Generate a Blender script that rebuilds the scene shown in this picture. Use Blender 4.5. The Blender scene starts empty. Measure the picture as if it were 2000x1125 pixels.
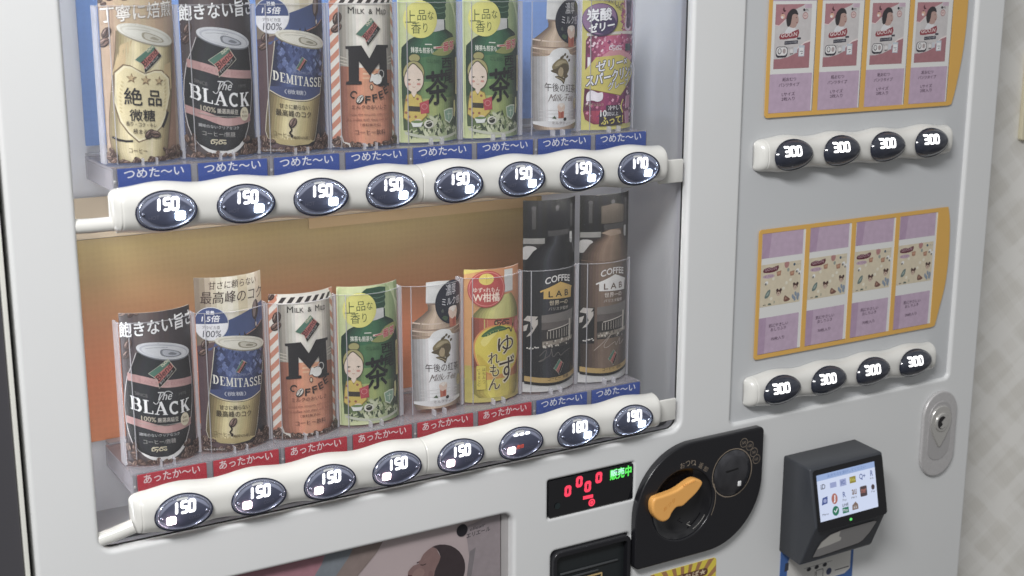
import bpy, bmesh, math, random
from mathutils import Vector, Matrix
from mathutils.geometry import tessellate_polygon
random.seed(7)
S = bpy.context.scene
COL = S.collection
PI = math.pi

# ------------------------------------------------------------------ camera
cam_d = bpy.data.cameras.new('camera')
cam = bpy.data.objects.new('camera', cam_d)
COL.objects.link(cam)
S.camera = cam
cam_d.sensor_width = 36.0
cam_d.lens = 36.0 * 2641.95 / 2000.0
cam_d.clip_start = 0.01
cam_d.clip_end = 100
RX = Vector((0.85642407, -0.51627005, 0.00174364))
DN = Vector((-0.11631374, -0.19623753, -0.97363337))
FW = Vector((0.50299992, 0.83364025, -0.22811184))
CP = Vector((-0.33047895, -1.12482306, 0.19703782))
cam.matrix_world = Matrix(((RX.x, -DN.x, -FW.x, CP.x), (RX.y, -DN.y, -FW.y, CP.y), (RX.z, -DN.z, -FW.z, CP.z), (0, 0, 0, 1)))
cam_d.dof.use_dof = True
cam_d.dof.focus_distance = 1.35
cam_d.dof.aperture_fstop = 9.0

# ------------------------------------------------------------------ light
S.view_settings.view_transform = 'Standard'
S.view_settings.look = 'None'
S.view_settings.exposure = 0.0
S.view_settings.gamma = 1.0
S.render.film_transparent = False
S.cycles.transparent_max_bounces = 24
W = bpy.data.worlds.new("World")
S.world = W
W.use_nodes = True
wn = W.node_tree
bg = wn.nodes['Background']
tc = wn.nodes.new('ShaderNodeTexCoord')
sx = wn.nodes.new('ShaderNodeSeparateXYZ')
wr = wn.nodes.new('ShaderNodeValToRGB')
wn.links.new(tc.outputs['Generated'], sx.inputs[0])
mr = wn.nodes.new('ShaderNodeMapRange')
mr.inputs['From Min'].default_value = -1
mr.inputs['From Max'].default_value = 1
wn.links.new(sx.outputs['Z'], mr.inputs['Value'])
wn.links.new(mr.outputs['Result'], wr.inputs['Fac'])
wr.color_ramp.elements[0].position = 0.2
wr.color_ramp.elements[0].color = (0.16, 0.155, 0.15, 1)
wr.color_ramp.elements[1].position = 0.75
wr.color_ramp.elements[1].color = (0.465, 0.472, 0.475, 1)
# the unseen room: soft lighter and darker patches so that glossy things have something to mirror
wno = wn.nodes.new('ShaderNodeTexNoise'); wno.inputs['Scale'].default_value = 2.4; wno.inputs['Detail'].default_value = 1.5
wn.links.new(tc.outputs['Generated'], wno.inputs['Vector'])
wmr = wn.nodes.new('ShaderNodeMapRange'); wmr.inputs['From Min'].default_value = .38; wmr.inputs['From Max'].default_value = .62; wmr.inputs['To Min'].default_value = .62; wmr.inputs['To Max'].default_value = 1.38
wn.links.new(wno.outputs['Fac'], wmr.inputs['Value'])
wsc = wn.nodes.new('ShaderNodeVectorMath'); wsc.operation = 'SCALE'
wn.links.new(wr.outputs['Color'], wsc.inputs[0]); wn.links.new(wmr.outputs['Result'], wsc.inputs['Scale'])
wn.links.new(wsc.outputs[0], bg.inputs['Color'])
bg.inputs['Strength'].default_value = 0.74

def area(name, loc, target, sx_, sy_, power, color=(1, 1, 1)):
    l = bpy.data.lights.new(name, 'AREA')
    l.shape = 'RECTANGLE'
    l.size = sx_; l.size_y = sy_
    l.energy = power; l.color = color
    o = bpy.data.objects.new(name, l)
    COL.objects.link(o)
    o.location = loc
    d = Vector(target) - Vector(loc)
    o.rotation_euler = d.to_track_quat('-Z', 'Y').to_euler()
    return o
area('ceiling_lamp', (-0.95, -1.30, 1.35), (-0.05, 0.0, -0.05), 0.8, 0.35, 54, (1.0, 0.995, 0.995))
# the machine's own tube light, above the first row of samples
area('tube_lamp', (0.25, 0.0155, 0.325), (0.25, 0.045, 0.0), 0.6, 0.012, 4.4, (0.95, 0.98, 1.0))
area('shelf_fill', (0.25, 0.020, -0.030), (0.25, 0.050, -0.22), 0.55, 0.008, 0.34, (1.0, 0.97, 0.94))  # unseen fill added behind the button bar to brighten the lower samples

# upright fill light added to brighten the left interior, hidden behind the door
area('side_fill', (-0.0825, 0.030, -0.02), (0.30, 0.062, -0.02), 0.010, 0.56, 0.26, (0.97, 0.98, 1.0))

# ------------------------------------------------------------------ materials
def lin(c):
    return tuple(((x/255)/12.92 if x/255 <= 0.04045 else ((x/255+0.055)/1.055)**2.4) for x in c)
MC = {}
def mat(rgb, rough=0.5, metal=0.0, var=0.0, scale=60, coat=0.0, bump=0.0, bscale=900, spec=0.5, name=None, emit=0.0, tint=None):
    key = (rgb, rough, metal, var, scale, coat, bump, bscale, spec, emit)
    if key in MC: return MC[key]
    m = bpy.data.materials.new(name or 'paint_%d_%d_%d' % rgb)
    m.use_nodes = True
    nt = m.node_tree
    b = nt.nodes['Principled BSDF']
    c = lin(rgb)
    b.inputs['Base Color'].default_value = (*c, 1)
    b.inputs['Roughness'].default_value = rough
    b.inputs['Metallic'].default_value = metal
    b.inputs['Specular IOR Level'].default_value = spec
    b.inputs['Coat Weight'].default_value = coat
    b.inputs['Coat Roughness'].default_value = 0.06
    if emit:
        b.inputs['Emission Color'].default_value = (*c, 1)
        b.inputs['Emission Strength'].default_value = emit
    if var or bump:
        t = nt.nodes.new('ShaderNodeTexCoord')
    if var:
        n = nt.nodes.new('ShaderNodeTexNoise')
        n.inputs['Scale'].default_value = scale
        n.inputs['Detail'].default_value = 5
        r = nt.nodes.new('ShaderNodeMapRange')
        r.inputs['From Min'].default_value = 0.3; r.inputs['From Max'].default_value = 0.7
        r.inputs['To Min'].default_value = 1-var; r.inputs['To Max'].default_value = 1+var
        mx = nt.nodes.new('ShaderNodeVectorMath'); mx.operation = 'SCALE'
        mx.inputs[0].default_value = c
        nt.links.new(t.outputs['Object'], n.inputs['Vector'])
        nt.links.new(n.outputs['Fac'], r.inputs['Value'])
        nt.links.new(r.outputs['Result'], mx.inputs['Scale'])
        nt.links.new(mx.outputs[0], b.inputs['Base Color'])
    if bump:
        n2 = nt.nodes.new('ShaderNodeTexNoise')
        n2.inputs['Scale'].default_value = bscale
        n2.inputs['Detail'].default_value = 3
        bp = nt.nodes.new('ShaderNodeBump')
        bp.inputs['Strength'].default_value = bump
        bp.inputs['Distance'].default_value = 0.0004
        nt.links.new(t.outputs['Object'], n2.inputs['Vector'])
        nt.links.new(n2.outputs['Fac'], bp.inputs['Height'])
        nt.links.new(bp.outputs['Normal'], b.inputs['Normal'])
    MC[key] = m
    return m
def ink(rgb, rough=0.38):
    g = sum(rgb)/3      # printed inks under plastic: a little greyer than pure colour
    return mat(tuple(int(round((g+(k-g)*.79)*.94+4)) for k in rgb), rough, var=0.06, scale=140)
def glass(name, tint=(1, 1, 1), body=0.0, bodycol=(0.7, 0.7, 0.7), rough=0.02, ior=1.45, emit=0):
    m = bpy.data.materials.new(name)
    m.use_nodes = True
    nt = m.node_tree
    nt.nodes.remove(nt.nodes['Principled BSDF'])
    out = nt.nodes['Material Output']
    tr = nt.nodes.new('ShaderNodeBsdfTransparent'); tr.inputs[0].default_value = (*tint, 1)
    gl = nt.nodes.new('ShaderNodeBsdfGlossy'); gl.inputs['Roughness'].default_value = rough
    fr = nt.nodes.new('ShaderNodeFresnel'); fr.inputs['IOR'].default_value = ior
    mx = nt.nodes.new('ShaderNodeMixShader')
    ge = nt.nodes.new('ShaderNodeNewGeometry'); iv = nt.nodes.new('ShaderNodeMath'); iv.operation = 'SUBTRACT'; iv.inputs[0].default_value = 1.0
    mu = nt.nodes.new('ShaderNodeMath'); mu.operation = 'MULTIPLY'      # thin sheet: only the outer face mirrors
    nt.links.new(ge.outputs['Backfacing'], iv.inputs[1]); nt.links.new(iv.outputs[0], mu.inputs[0]); nt.links.new(fr.outputs[0], mu.inputs[1])
    nt.links.new(mu.outputs[0], mx.inputs[0])
    if body:
        df = nt.nodes.new('ShaderNodeBsdfDiffuse'); df.inputs[0].default_value = (*bodycol, 1)
        m2 = nt.nodes.new('ShaderNodeMixShader'); m2.inputs[0].default_value = body
        nt.links.new(tr.outputs[0], m2.inputs[1]); nt.links.new(df.outputs[0], m2.inputs[2])
        nt.links.new(m2.outputs[0], mx.inputs[1])
    else:
        nt.links.new(tr.outputs[0], mx.inputs[1])
    nt.links.new(gl.outputs[0], mx.inputs[2])
    nt.links.new(mx.outputs[0], out.inputs['Surface'])
    return m
def lamp(rgb, strength, name):
    m = bpy.data.materials.new(name)
    m.use_nodes = True
    b = m.node_tree.nodes['Principled BSDF']
    b.inputs['Base Color'].default_value = (0.02, 0.02, 0.02, 1)
    b.inputs['Emission Color'].default_value = (*lin(rgb), 1)
    b.inputs['Emission Strength'].default_value = strength
    return m
M_DOOR = mat((220, 221, 221), 0.36, bump=0.12, bscale=1400, var=0.025, scale=3, name='door_enamel')
M_BAR = mat((222, 221, 216), 0.24, coat=0.35, var=0.012, scale=20, name='bar_plastic')
M_PANEL = mat((201, 203, 205), 0.22, coat=0.5, var=0.012, scale=5, name='side_panel_plastic')
M_BLACK = mat((30, 30, 34), 0.3, coat=0.15, bump=0.1, name='black_plastic')
M_BLACKG = mat((20, 20, 24), 0.08, coat=0.6, name='black_gloss')
M_DARK = mat((14, 14, 16), 0.6, name='dark_gap')
M_SLATE = mat((62, 65, 71), 0.42, bump=0.25, bscale=1800, name='slate_plastic')
M_INNER = mat((226, 226, 230), 0.3, coat=0.3, var=0.02, scale=6, name='inner_sheet')
M_STEEL = mat((204, 202, 202), 0.36, metal=0.35, var=0.05, scale=300, name='satin_steel')
M_CHROME = mat((222, 220, 216), 0.2, metal=.7, name='lock_chrome')
M_ORANGE = mat((238, 176, 98), 0.42, var=0.02, scale=30, name='orange_plastic')
M_PANE = glass('window_pane_glass', (0.975, 0.98, 0.98), body=.014, bodycol=(.8, .8, .8), ior=1.36)
M_SLEEVE = glass('clear_sleeve_plastic', (0.97, 0.965, 0.975), body=0.012, bodycol=(0.75, 0.74, 0.78), rough=0.06, ior=1.3)
M_EDGE = glass('clear_edge_plastic', (0.9, 0.9, 0.92), body=0.4, bodycol=(0.72, 0.71, 0.75), rough=0.08)
M_TRAY = glass('clear_tray_plastic', (0.9, 0.89, 0.92), body=0.42, bodycol=(0.42, 0.40, 0.43), rough=0.07)
M_DOME = glass('button_dome_plastic', (0.93, 0.94, 0.97), rough=0.03, ior=1.42)
M_DIGIT = lamp((255, 255, 255), 2.6, 'white_segments')
M_LEDW = lamp((226, 244, 255), 11.0, 'white_lamp')
M_LEDP = lamp((255, 222, 222), 9.0, 'pink_lamp')
M_RED = lamp((255, 62, 92), 1.1, 'red_segments')
M_GREEN = lamp((90, 235, 90), 1.1, 'green_lettering')
M_CYAN = lamp((196, 245, 235), 1.1, 'pale_lettering')
M_REDS = lamp((235, 90, 60), 1.0, 'red_lettering')

# ------------------------------------------------------------------ object helpers
def tag(o, label=None, cat=None, group=None, kind=None):
    if label: o['label'] = label
    if cat: o['category'] = cat
    if group: o['group'] = group
    if kind: o['kind'] = kind
    return o
def empty(name, loc=(0, 0, 0), **k):
    o = bpy.data.objects.new(name, None)
    o.empty_display_size = 0.01
    COL.objects.link(o); o.location = loc
    return tag(o, **k)
def mobj(name, verts, faces, mats, idx=None, parent=None, smooth=False, angle=None):
    me = bpy.data.meshes.new(name)
    me.from_pydata([tuple(v) for v in verts], [], faces)
    for m in (mats if isinstance(mats, (list, tuple)) else [mats]): me.materials.append(m)
    if idx: me.polygons.foreach_set('material_index', idx)
    if smooth: me.polygons.foreach_set('use_smooth', [True]*len(me.polygons))
    me.update()
    o = bpy.data.objects.new(name, me)
    COL.objects.link(o)
    if parent: o.parent = parent
    return o
def copy_tree(o, parent=None):
    c = o.copy(); COL.objects.link(c); c.parent = parent
    for ch in o.children: copy_tree(ch, c)
    return c
class MB:
    def __init__(s): s.v = []; s.f = []; s.m = []
    def add(s, v, f, m=0):
        b = len(s.v); s.v += [tuple(x) for x in v]; s.f += [tuple(i+b for i in q) for q in f]; s.m += [m]*len(f)
    def box(s, x0, x1, y0, y1, z0, z1, m=0):
        s.add([(x0, y0, z0), (x1, y0, z0), (x1, y1, z0), (x0, y1, z0), (x0, y0, z1), (x1, y0, z1), (x1, y1, z1), (x0, y1, z1)],
              [(0, 3, 2, 1), (4, 5, 6, 7), (0, 1, 5, 4), (1, 2, 6, 5), (2, 3, 7, 6), (3, 0, 4, 7)], m)
    def build(s, name, mats, parent=None, smooth=False, bevel=0, seg=2):
        o = mobj(name, s.v, s.f, mats, s.m, parent, smooth)
        if bevel:
            b = o.modifiers.new('bevel', 'BEVEL'); b.width = bevel; b.segments = seg; b.limit_method = 'ANGLE'
            bm = bmesh.new(); bm.from_mesh(o.data)
            bmesh.ops.bevel(bm, geom=[e for e in bm.edges], offset=bevel, segments=seg, profile=0.5, affect='EDGES', clamp_overlap=True)
            for f in bm.faces: f.smooth = True
            bm.to_mesh(o.data); bm.free(); o.modifiers.clear()
        return o
def rrect(x0, x1, z0, z1, r, n=6, rs=None):
    rs = rs or (r, r, r, r)         # bl, br, tr, tl
    pts = []
    for (cx, cz, a0, rr) in ((x0, z0, PI, rs[0]), (x1, z0, 1.5*PI, rs[1]), (x1, z1, 0, rs[2]), (x0, z1, .5*PI, rs[3])):
        ox = cx + (rr if cx == x0 else -rr); oz = cz + (rr if cz == z0 else -rr)
        k = n if rr < 0.02 else n*3
        for i in range(k+1):
            a = a0 + .5*PI*i/k
            pts.append((ox+rr*math.cos(a), oz+rr*math.sin(a)))
    return pts
def ell(cx, cz, rx, rz, n=32, rot=0):
    c, s = math.cos(rot), math.sin(rot)
    return [(cx+rx*math.cos(2*PI*i/n)*c-rz*math.sin(2*PI*i/n)*s, cz+rx*math.cos(2*PI*i/n)*s+rz*math.sin(2*PI*i/n)*c) for i in range(n)]
def smooth_pts(p, n=6, closed=True):
    out = []
    N = len(p)
    for i in range(N if closed else N-1):
        a = p[(i-1) % N] if closed or i > 0 else p[0]
        b, c = p[i], p[(i+1) % N]
        d = p[(i+2) % N] if closed or i+2 < N else p[-1]
        for k in range(n):
            t = k/n
            out.append(tuple(0.5*((2*b[j])+(-a[j]+c[j])*t+(2*a[j]-5*b[j]+4*c[j]-d[j])*t*t+(-a[j]+3*b[j]-3*c[j]+d[j])*t**3) for j in (0, 1)))
    if not closed: out.append(p[-1])
    return out
def plate(name, outlines, yf, th, m, parent=None, bevel=0.0, res=3):
    """a flat plate seen from the front (-Y): outlines in X,Z, first one outer, the rest holes; front face at yf"""
    cu = bpy.data.curves.new(name, 'CURVE')
    cu.dimensions = '2D'; cu.fill_mode = 'BOTH'
    cu.extrude = max(th/2-bevel, 0.00001); cu.bevel_depth = bevel; cu.bevel_resolution = res; cu.offset = -bevel
    for ol in outlines:
        sp = cu.splines.new('POLY'); sp.points.add(len(ol)-1)
        for p, q in zip(sp.points, ol): p.co = (q[0], q[1], 0, 1)
        sp.use_cyclic_u = True
    t = bpy.data.objects.new('tmp', cu); COL.objects.link(t)
    dg = bpy.context.evaluated_depsgraph_get(); dg.update()
    me = bpy.data.meshes.new_from_object(t.evaluated_get(dg))
    bpy.data.objects.remove(t); bpy.data.curves.remove(cu)
    me.name = name
    for v in me.vertices:
        x, y, z = v.co; v.co = (x, yf+th/2-z, y)
    me.materials.clear(); me.materials.append(m)
    o = bpy.data.objects.new(name, me); COL.objects.link(o)
    if parent: o.parent = parent
    bm = bmesh.new(); bm.from_mesh(me)
    bmesh.ops.remove_doubles(bm, verts=bm.verts, dist=1e-6)
    for f in bm.faces: f.smooth = abs(f.normal.y) < 0.98 and bevel > 0
    bm.to_mesh(me); bm.free()
    return o

# ------------------------------------------------------------------ flat print (lettering, pictures)
TC = {}
def glyphs(s, bold=0.0):
    k = (s, bold)
    if k in TC: return TC[k]
    r = []
    for off in ((0.0, bold) if bold else (0.0,)):
        cu = bpy.data.curves.new('t', 'FONT'); cu.body = s; cu.size = 1.0; cu.offset = off; cu.resolution_u = 3
        o = bpy.data.objects.new('t', cu); COL.objects.link(o)
        dg = bpy.context.evaluated_depsgraph_get(); dg.update()
        me = bpy.data.meshes.new_from_object(o.evaluated_get(dg))
        r.append(([(v.co.x, v.co.y) for v in me.vertices], [tuple(p.vertices) for p in me.polygons]))
        bpy.data.meshes.remove(me); bpy.data.objects.remove(o); bpy.data.curves.remove(cu)
    base = r[0][0]
    bb = (min(p[0] for p in base), min(p[1] for p in base), max(p[0] for p in base), max(p[1] for p in base))
    TC[k] = (r[-1][0], r[-1][1], bb)
    return TC[k]
def arcp(cx, cy, rx, ry, a0, a1, n=8):
    return [(cx+rx*math.cos(math.radians(a0+(a1-a0)*i/n)), cy+ry*math.sin(math.radians(a0+(a1-a0)*i/n))) for i in range(n+1)]
TH, TN = .15, .055
SER = {   # serif capitals as strokes: (points, width)
 'B': (.72, [([(.2, 0), (.2, 1)], TH), ([(.05, .03), (.5, .03)], TN), ([(.05, .97), (.5, .97)], TN), ([(.28, .52), (.5, .52)], TN), (arcp(.46, .745, .13, .21, 85, -85), TH*.9), (arcp(.48, .27, .16, .225, 85, -85), TH)]),
 'L': (.66, [([(.2, 0), (.2, 1)], TH), ([(.05, .97), (.38, .97)], TN), ([(.05, .03), (.62, .03)], TN), ([(.6, 0), (.6, .26)], TN)]),
 'A': (.82, [([(.13, .04), (.41, .98)], TN*1.2), ([(.39, 1), (.68, .04)], TH), ([(.2, .33), (.58, .33)], TN), ([(.0, .03), (.28, .03)], TN), ([(.5, .03), (.82, .03)], TN)]),
 'C': (.74, [(arcp(.42, .5, .29, .44, 48, 312, 14), TH*.85), ([(.63, .98), (.63, .7)], TN)]),
 'K': (.8, [([(.2, 0), (.2, 1)], TH), ([(.05, .97), (.36, .97)], TN), ([(.05, .03), (.36, .03)], TN), ([(.28, .42), (.62, .96)], TN*1.2), ([(.36, .6), (.66, .04)], TH), ([(.5, .97), (.76, .97)], TN), ([(.5, .03), (.8, .03)], TN)]),
 'D': (.8, [([(.2, 0), (.2, 1)], TH), ([(.05, .03), (.42, .03)], TN), ([(.05, .97), (.42, .97)], TN), (arcp(.38, .5, .27, .43, 88, -88, 10), TH*.95)]),
 'E': (.68, [([(.2, 0), (.2, 1)], TH), ([(.05, .97), (.6, .97)], TN), ([(.05, .03), (.62, .03)], TN), ([(.28, .52), (.48, .52)], TN), ([(.58, 1), (.58, .76)], TN), ([(.6, 0), (.6, .26)], TN)]),
 'M': (.95, [([(.16, 0), (.16, 1)], TN*1.2), ([(.16, 1), (.46, .1)], TH*.8), ([(.46, .1), (.74, 1)], TN), ([(.76, 0), (.76, 1)], TH), ([(.02, .03), (.3, .03)], TN), ([(.6, .03), (.93, .03)], TN), ([(.0, .97), (.2, .97)], TN), ([(.72, .97), (.93, .97)], TN)]),
 'I': (.38, [([(.19, 0), (.19, 1)], TH), ([(.03, .97), (.35, .97)], TN), ([(.03, .03), (.35, .03)], TN)]),
 'T': (.7, [([(.35, 0), (.35, 1)], TH), ([(.04, .97), (.66, .97)], TN), ([(.06, 1), (.06, .74)], TN), ([(.64, 1), (.64, .74)], TN), ([(.2, .03), (.5, .03)], TN)]),
 'S': (.62, [(arcp(.32, .73, .19, .22, 30, 250, 8)+arcp(.32, .26, .21, .23, 75, -150, 8), TH*.8), ([(.5, .98), (.5, .76)], TN), ([(.08, .02), (.08, .26)], TN)]),
}
class Art:
    def __init__(s): s.parts = {}; s.L = 0
    def _add(s, part, m, v, f, lay=None):
        if lay is None: s.L += 1; lay = s.L
        s.parts.setdefault(part, []).append((m, v, f, lay))
    def poly(s, part, c, pts, sm=0, lay=None):
        if sm: pts = smooth_pts(pts, sm)
        vv = [Vector((p[0], p[1], 0)) for p in pts]
        f = tessellate_polygon([vv])
        ff = []
        for t in f:
            a, b, d = (vv[i] for i in t)
            cr = (b-a).cross(d-a).z
            if abs(cr) < 1e-9: continue
            ff.append(tuple(t) if cr > 0 else (t[0], t[2], t[1]))
        s._add(part, c if not isinstance(c, tuple) else ink(c), [(p[0], p[1]) for p in pts], ff, lay)
    def rect(s, part, c, x0, z0, x1, z1, lay=None): s.poly(part, c, [(x0, z0), (x1, z0), (x1, z1), (x0, z1)], lay=lay)
    def ell(s, part, c, cx, cz, rx, rz, rot=0, n=28, lay=None): s.poly(part, c, ell(cx, cz, rx, rz, n, rot), lay=lay)
    def line(s, part, c, pts, w, closed=False, lay=None, w2=None):
        if closed: pts = pts+[pts[0]]
        N = len(pts); L = []; R = []
        for i, p in enumerate(pts):
            a = pts[max(i-1, 0)]; b = pts[min(i+1, N-1)]
            if closed and i in (0, N-1): a, b = pts[-2], pts[1]
            dx, dy = b[0]-a[0], b[1]-a[1]; l = math.hypot(dx, dy) or 1
            ww = w if w2 is None else w+(w2-w)*i/(N-1)
            L.append((p[0]-dy/l*ww/2, p[1]+dx/l*ww/2)); R.append((p[0]+dy/l*ww/2, p[1]-dx/l*ww/2))
        s._add(part, c if not isinstance(c, tuple) else ink(c), L+R, [(i, N+i, N+i+1, i+1) for i in range(N-1)], lay)
    def txt(s, part, c, t, p0, p1, h, bold=0.0, sag=0.0, skew=0.0, up=None, out=None, ob=0.06, vert=False):
        # weight and outline: the same letters again, nudged round a small circle, each on its own layer
        if out:
            r = ob*.62
            for i in range(8): s._txt(part, out, t, p0, p1, h, 0, sag, skew, up, (r*math.cos(i*PI/4), r*math.sin(i*PI/4)))
        s._txt(part, c, t, p0, p1, h, 0, sag, skew, up)
        if bold:
            r = bold*.6; k = 4 if bold > .018 else 2
            for i in range(k): s._txt(part, c, t, p0, p1, h, 0, sag, skew, up, (r*math.cos(i*2*PI/k), r*math.sin(i*2*PI/k)))
    def _txt(s, part, c, t, p0, p1, h, bold, sag, skew, up, off=(0, 0)):
        v, f, bb = glyphs(t, bold)
        up = up or (skew*h, h)
        w = bb[2]-bb[0] or 1; hh = bb[3]-bb[1] or 1
        um = math.hypot(*up); ox, oy = off[0]*um, off[1]*um
        o = []
        for (x, y) in v:
            a = (x-bb[0])/w; b = (y-bb[1])/hh
            o.append((p0[0]+(p1[0]-p0[0])*a+up[0]*b+ox, p0[1]+(p1[1]-p0[1])*a+up[1]*b-sag*4*a*(1-a)+oy))
        s._add(part, c if not isinstance(c, tuple) else ink(c), o, f)
    def serif(s, part, c, t, p0, p1, h, sag=0, gap=.05, wt=1.0):
        tot = sum(SER[k][0] for k in t)+gap*(len(t)-1); x = 0
        for k in t:
            for pts, w in SER[k][1]:
                def mp(q):
                    a = (x+q[0])/tot
                    return (p0[0]+(p1[0]-p0[0])*a, p0[1]+(p1[1]-p0[1])*a-sag*4*a*(1-a)+q[1]*h)
                kx = abs(p1[0]-p0[0])/tot; ang = abs(pts[-1][0]-pts[0][0]) > abs(pts[-1][1]-pts[0][1])*1.5
                s.line(part, c, [mp(q) for q in pts], w*(h if ang and len(pts) == 2 else kx)*wt*(1.0 if not (ang and len(pts) == 2) else 1.0))
            x += SER[k][0]+gap
    def build(s, parent, fn, grid=None, dl=1.2e-5, clip=None, kinds=None):
        """fn(u, v, off) -> point; everything is cut on a common grid so that print follows the bend"""
        out = {}
        for part, els in s.parts.items():
            mats = []; bm = bmesh.new()
            for m, v, f, lay in els:
                if m not in mats: mats.append(m)
                mi = mats.index(m)
                bv = [bm.verts.new((x, y, lay*1e-3)) for x, y in v]
                for q in f:
                    try: fc = bm.faces.new([bv[i] for i in q])
                    except ValueError: continue
                    fc.material_index = mi
            def cut(co, no, **k):
                bmesh.ops.bisect_plane(bm, geom=bm.verts[:]+bm.edges[:]+bm.faces[:], dist=1e-7, plane_co=co, plane_no=no, **k)
            if clip:
                u0, u1, v0, v1 = clip
                cut((u0, 0, 0), (-1, 0, 0), clear_outer=True); cut((u1, 0, 0), (1, 0, 0), clear_outer=True)
                cut((0, v0, 0), (0, -1, 0), clear_outer=True); cut((0, v1, 0), (0, 1, 0), clear_outer=True)
            if grid:
                u = grid[0]
                while u < grid[1]:
                    cut((u, 0, 0), (1, 0, 0)); u += grid[2]
            for f in bm.faces:
                f.normal_update()
                if f.normal.z < 0: f.normal_flip()
            for v in bm.verts:
                v.co = fn(v.co.x, v.co.y, v.co.z*1e3*dl)
            me = bpy.data.meshes.new(part); bm.to_mesh(me); bm.free()
            for m in mats: me.materials.append(m)
            o = bpy.data.objects.new(part, me); COL.objects.link(o)
            if parent: o.parent = parent
            out[part] = o
        return out
def flat(y): return lambda u, v, o: (u, y-o, v)
CR = 0.0478
def bent(r0=CR):
    def fn(u, v, o):
        th = u*1e-3/CR; r = r0+o
        return (r*math.sin(th), 0.0355-r*math.cos(th), v*1e-3)
    return fn

BROWN = (72, 52, 46); DBR = (52, 36, 34)
def bean(a, cx, cy, r, rot, part='coffee_beans', c=None, lay=None):
    c = c or random.choice([(118, 88, 76), (98, 72, 64), (84, 60, 54), (132, 102, 90)])
    a.ell(part, (48, 32, 30), cx, cy, r*1.1, r*.72, rot, 14, lay)
    l2 = None if lay is None else lay+1; l3 = None if lay is None else lay+2
    a.ell(part, c, cx, cy+.1*r, r*.95, r*.56, rot, 14, l2)
    k = (math.cos(rot), math.sin(rot))
    p = [(cx-k[0]*r*.85, cy-k[1]*r*.85), (cx-k[0]*r*.25+k[1]*r*.12, cy-k[1]*r*.25-k[0]*r*.12), (cx+k[0]*r*.25-k[1]*r*.12, cy+k[1]*r*.25+k[0]*r*.12), (cx+k[0]*r*.85, cy+k[1]*r*.85)]
    a.line(part, (40, 26, 26), p, r*.2, lay=l3)
    a.line(part, (176, 148, 134), [(cx-k[0]*r*.5-k[1]*r*.34, cy-k[1]*r*.5+k[0]*r*.34+.05*r), (cx+k[0]*r*.4-k[1]*r*.38, cy+k[1]*r*.4+k[0]*r*.38+.05*r)], r*.13, lay=l3)
def beans(a, x0, x1, y0, y1, n, r=2.6, edge=None):
    base = a.L+1
    for i in range(n):
        x = random.uniform(x0, x1)
        top = y1 if edge is None else edge(x)
        bean(a, x, random.uniform(y0, top), r*random.uniform(.8, 1.2), random.uniform(-1.5, 1.5), lay=base+3*(i % 14))
    a.L = base+3*14+3
def blend(a, L, T, R, B, N, small=False):
    lp = lambda p, q, t: (p[0]+(q[0]-p[0])*t, p[1]+(q[1]-p[1])*t)
    t1, t2 = lp(T, R, .34), lp(T, R, .7)
    n2 = lp(N, B, .52)
    n1 = lp(L, N, .62)
    pt = 'brand_flag'
    a.poly(pt, (205, 200, 178), [lp(q, ((L[0]+R[0])/2, (L[1]+R[1])/2), -.05) for q in (L, T, R, B, N)])
    a.poly(pt, (74, 124, 104), [L, T, t1, n1])
    a.poly(pt, (204, 112, 106), [n1, t1, t2, n2, N])
    a.poly(pt, (30, 28, 30), [n2, t2, R, B])
    d = (T[0]-L[0], T[1]-L[1]); l = math.hypot(*d); e = (d[0]/l, d[1]/l); h = l*.15; up = (-e[1]*h, e[0]*h)
    if not small:
        p0 = lp(n1, t1, .58); p1 = lp(n1, t1, .97)
        a.txt(pt, (225, 222, 190), 'DyDo', (p0[0]+up[0]*.5, p0[1]+up[1]*.5), (p1[0]+up[0]*.5, p1[1]+up[1]*.5), h, up=(up[0]*1.1, up[1]*1.1), bold=.05)
        p0 = lp(n2, t2, .08); p1 = lp(n2, t2, .95)
        a.txt(pt, (60, 18, 20), 'Blend', (p0[0]+up[0]*.3, p0[1]+up[1]*.3), (p1[0]+up[0]*.3, p1[1]+up[1]*.3), h, up=(up[0]*1.75, up[1]*1.75), bold=.03)
        p0 = lp(B, R, .12); p1 = lp(B, R, .85)
        a.txt(pt, (214, 210, 205), 'ダイドーブレンド', (p0[0]+up[0]*.35, p0[1]+up[1]*.35), (p1[0]+up[0]*.35, p1[1]+up[1]*.35), h, up=(up[0]*.8, up[1]*.8), bold=.02)
    else:
        p0 = lp(n2, t2, .1); p1 = lp(n2, t2, .9)
        a.txt(pt, (40, 36, 30), 'Blend', (p0[0]+up[0]*.4, p0[1]+up[1]*.4), (p1[0]+up[0]*.4, p1[1]+up[1]*.4), h, up=(up[0]*1.2, up[1]*1.2))
def dydo(a, c, p0, p1, h, part='lettering'):
    a.txt(part, c, 'DyDo', p0, p1, h*.72, bold=.06)
    up = h*.86
    for f0, f1 in ((.05, .45), (.55, 1.0)):
        a.line(part, c, [(p0[0]+(p1[0]-p0[0])*f0, p0[1]+(p1[1]-p0[1])*f0+up), (p0[0]+(p1[0]-p0[0])*f1, p0[1]+(p1[1]-p0[1])*f1+up)], h*.16)
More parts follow.
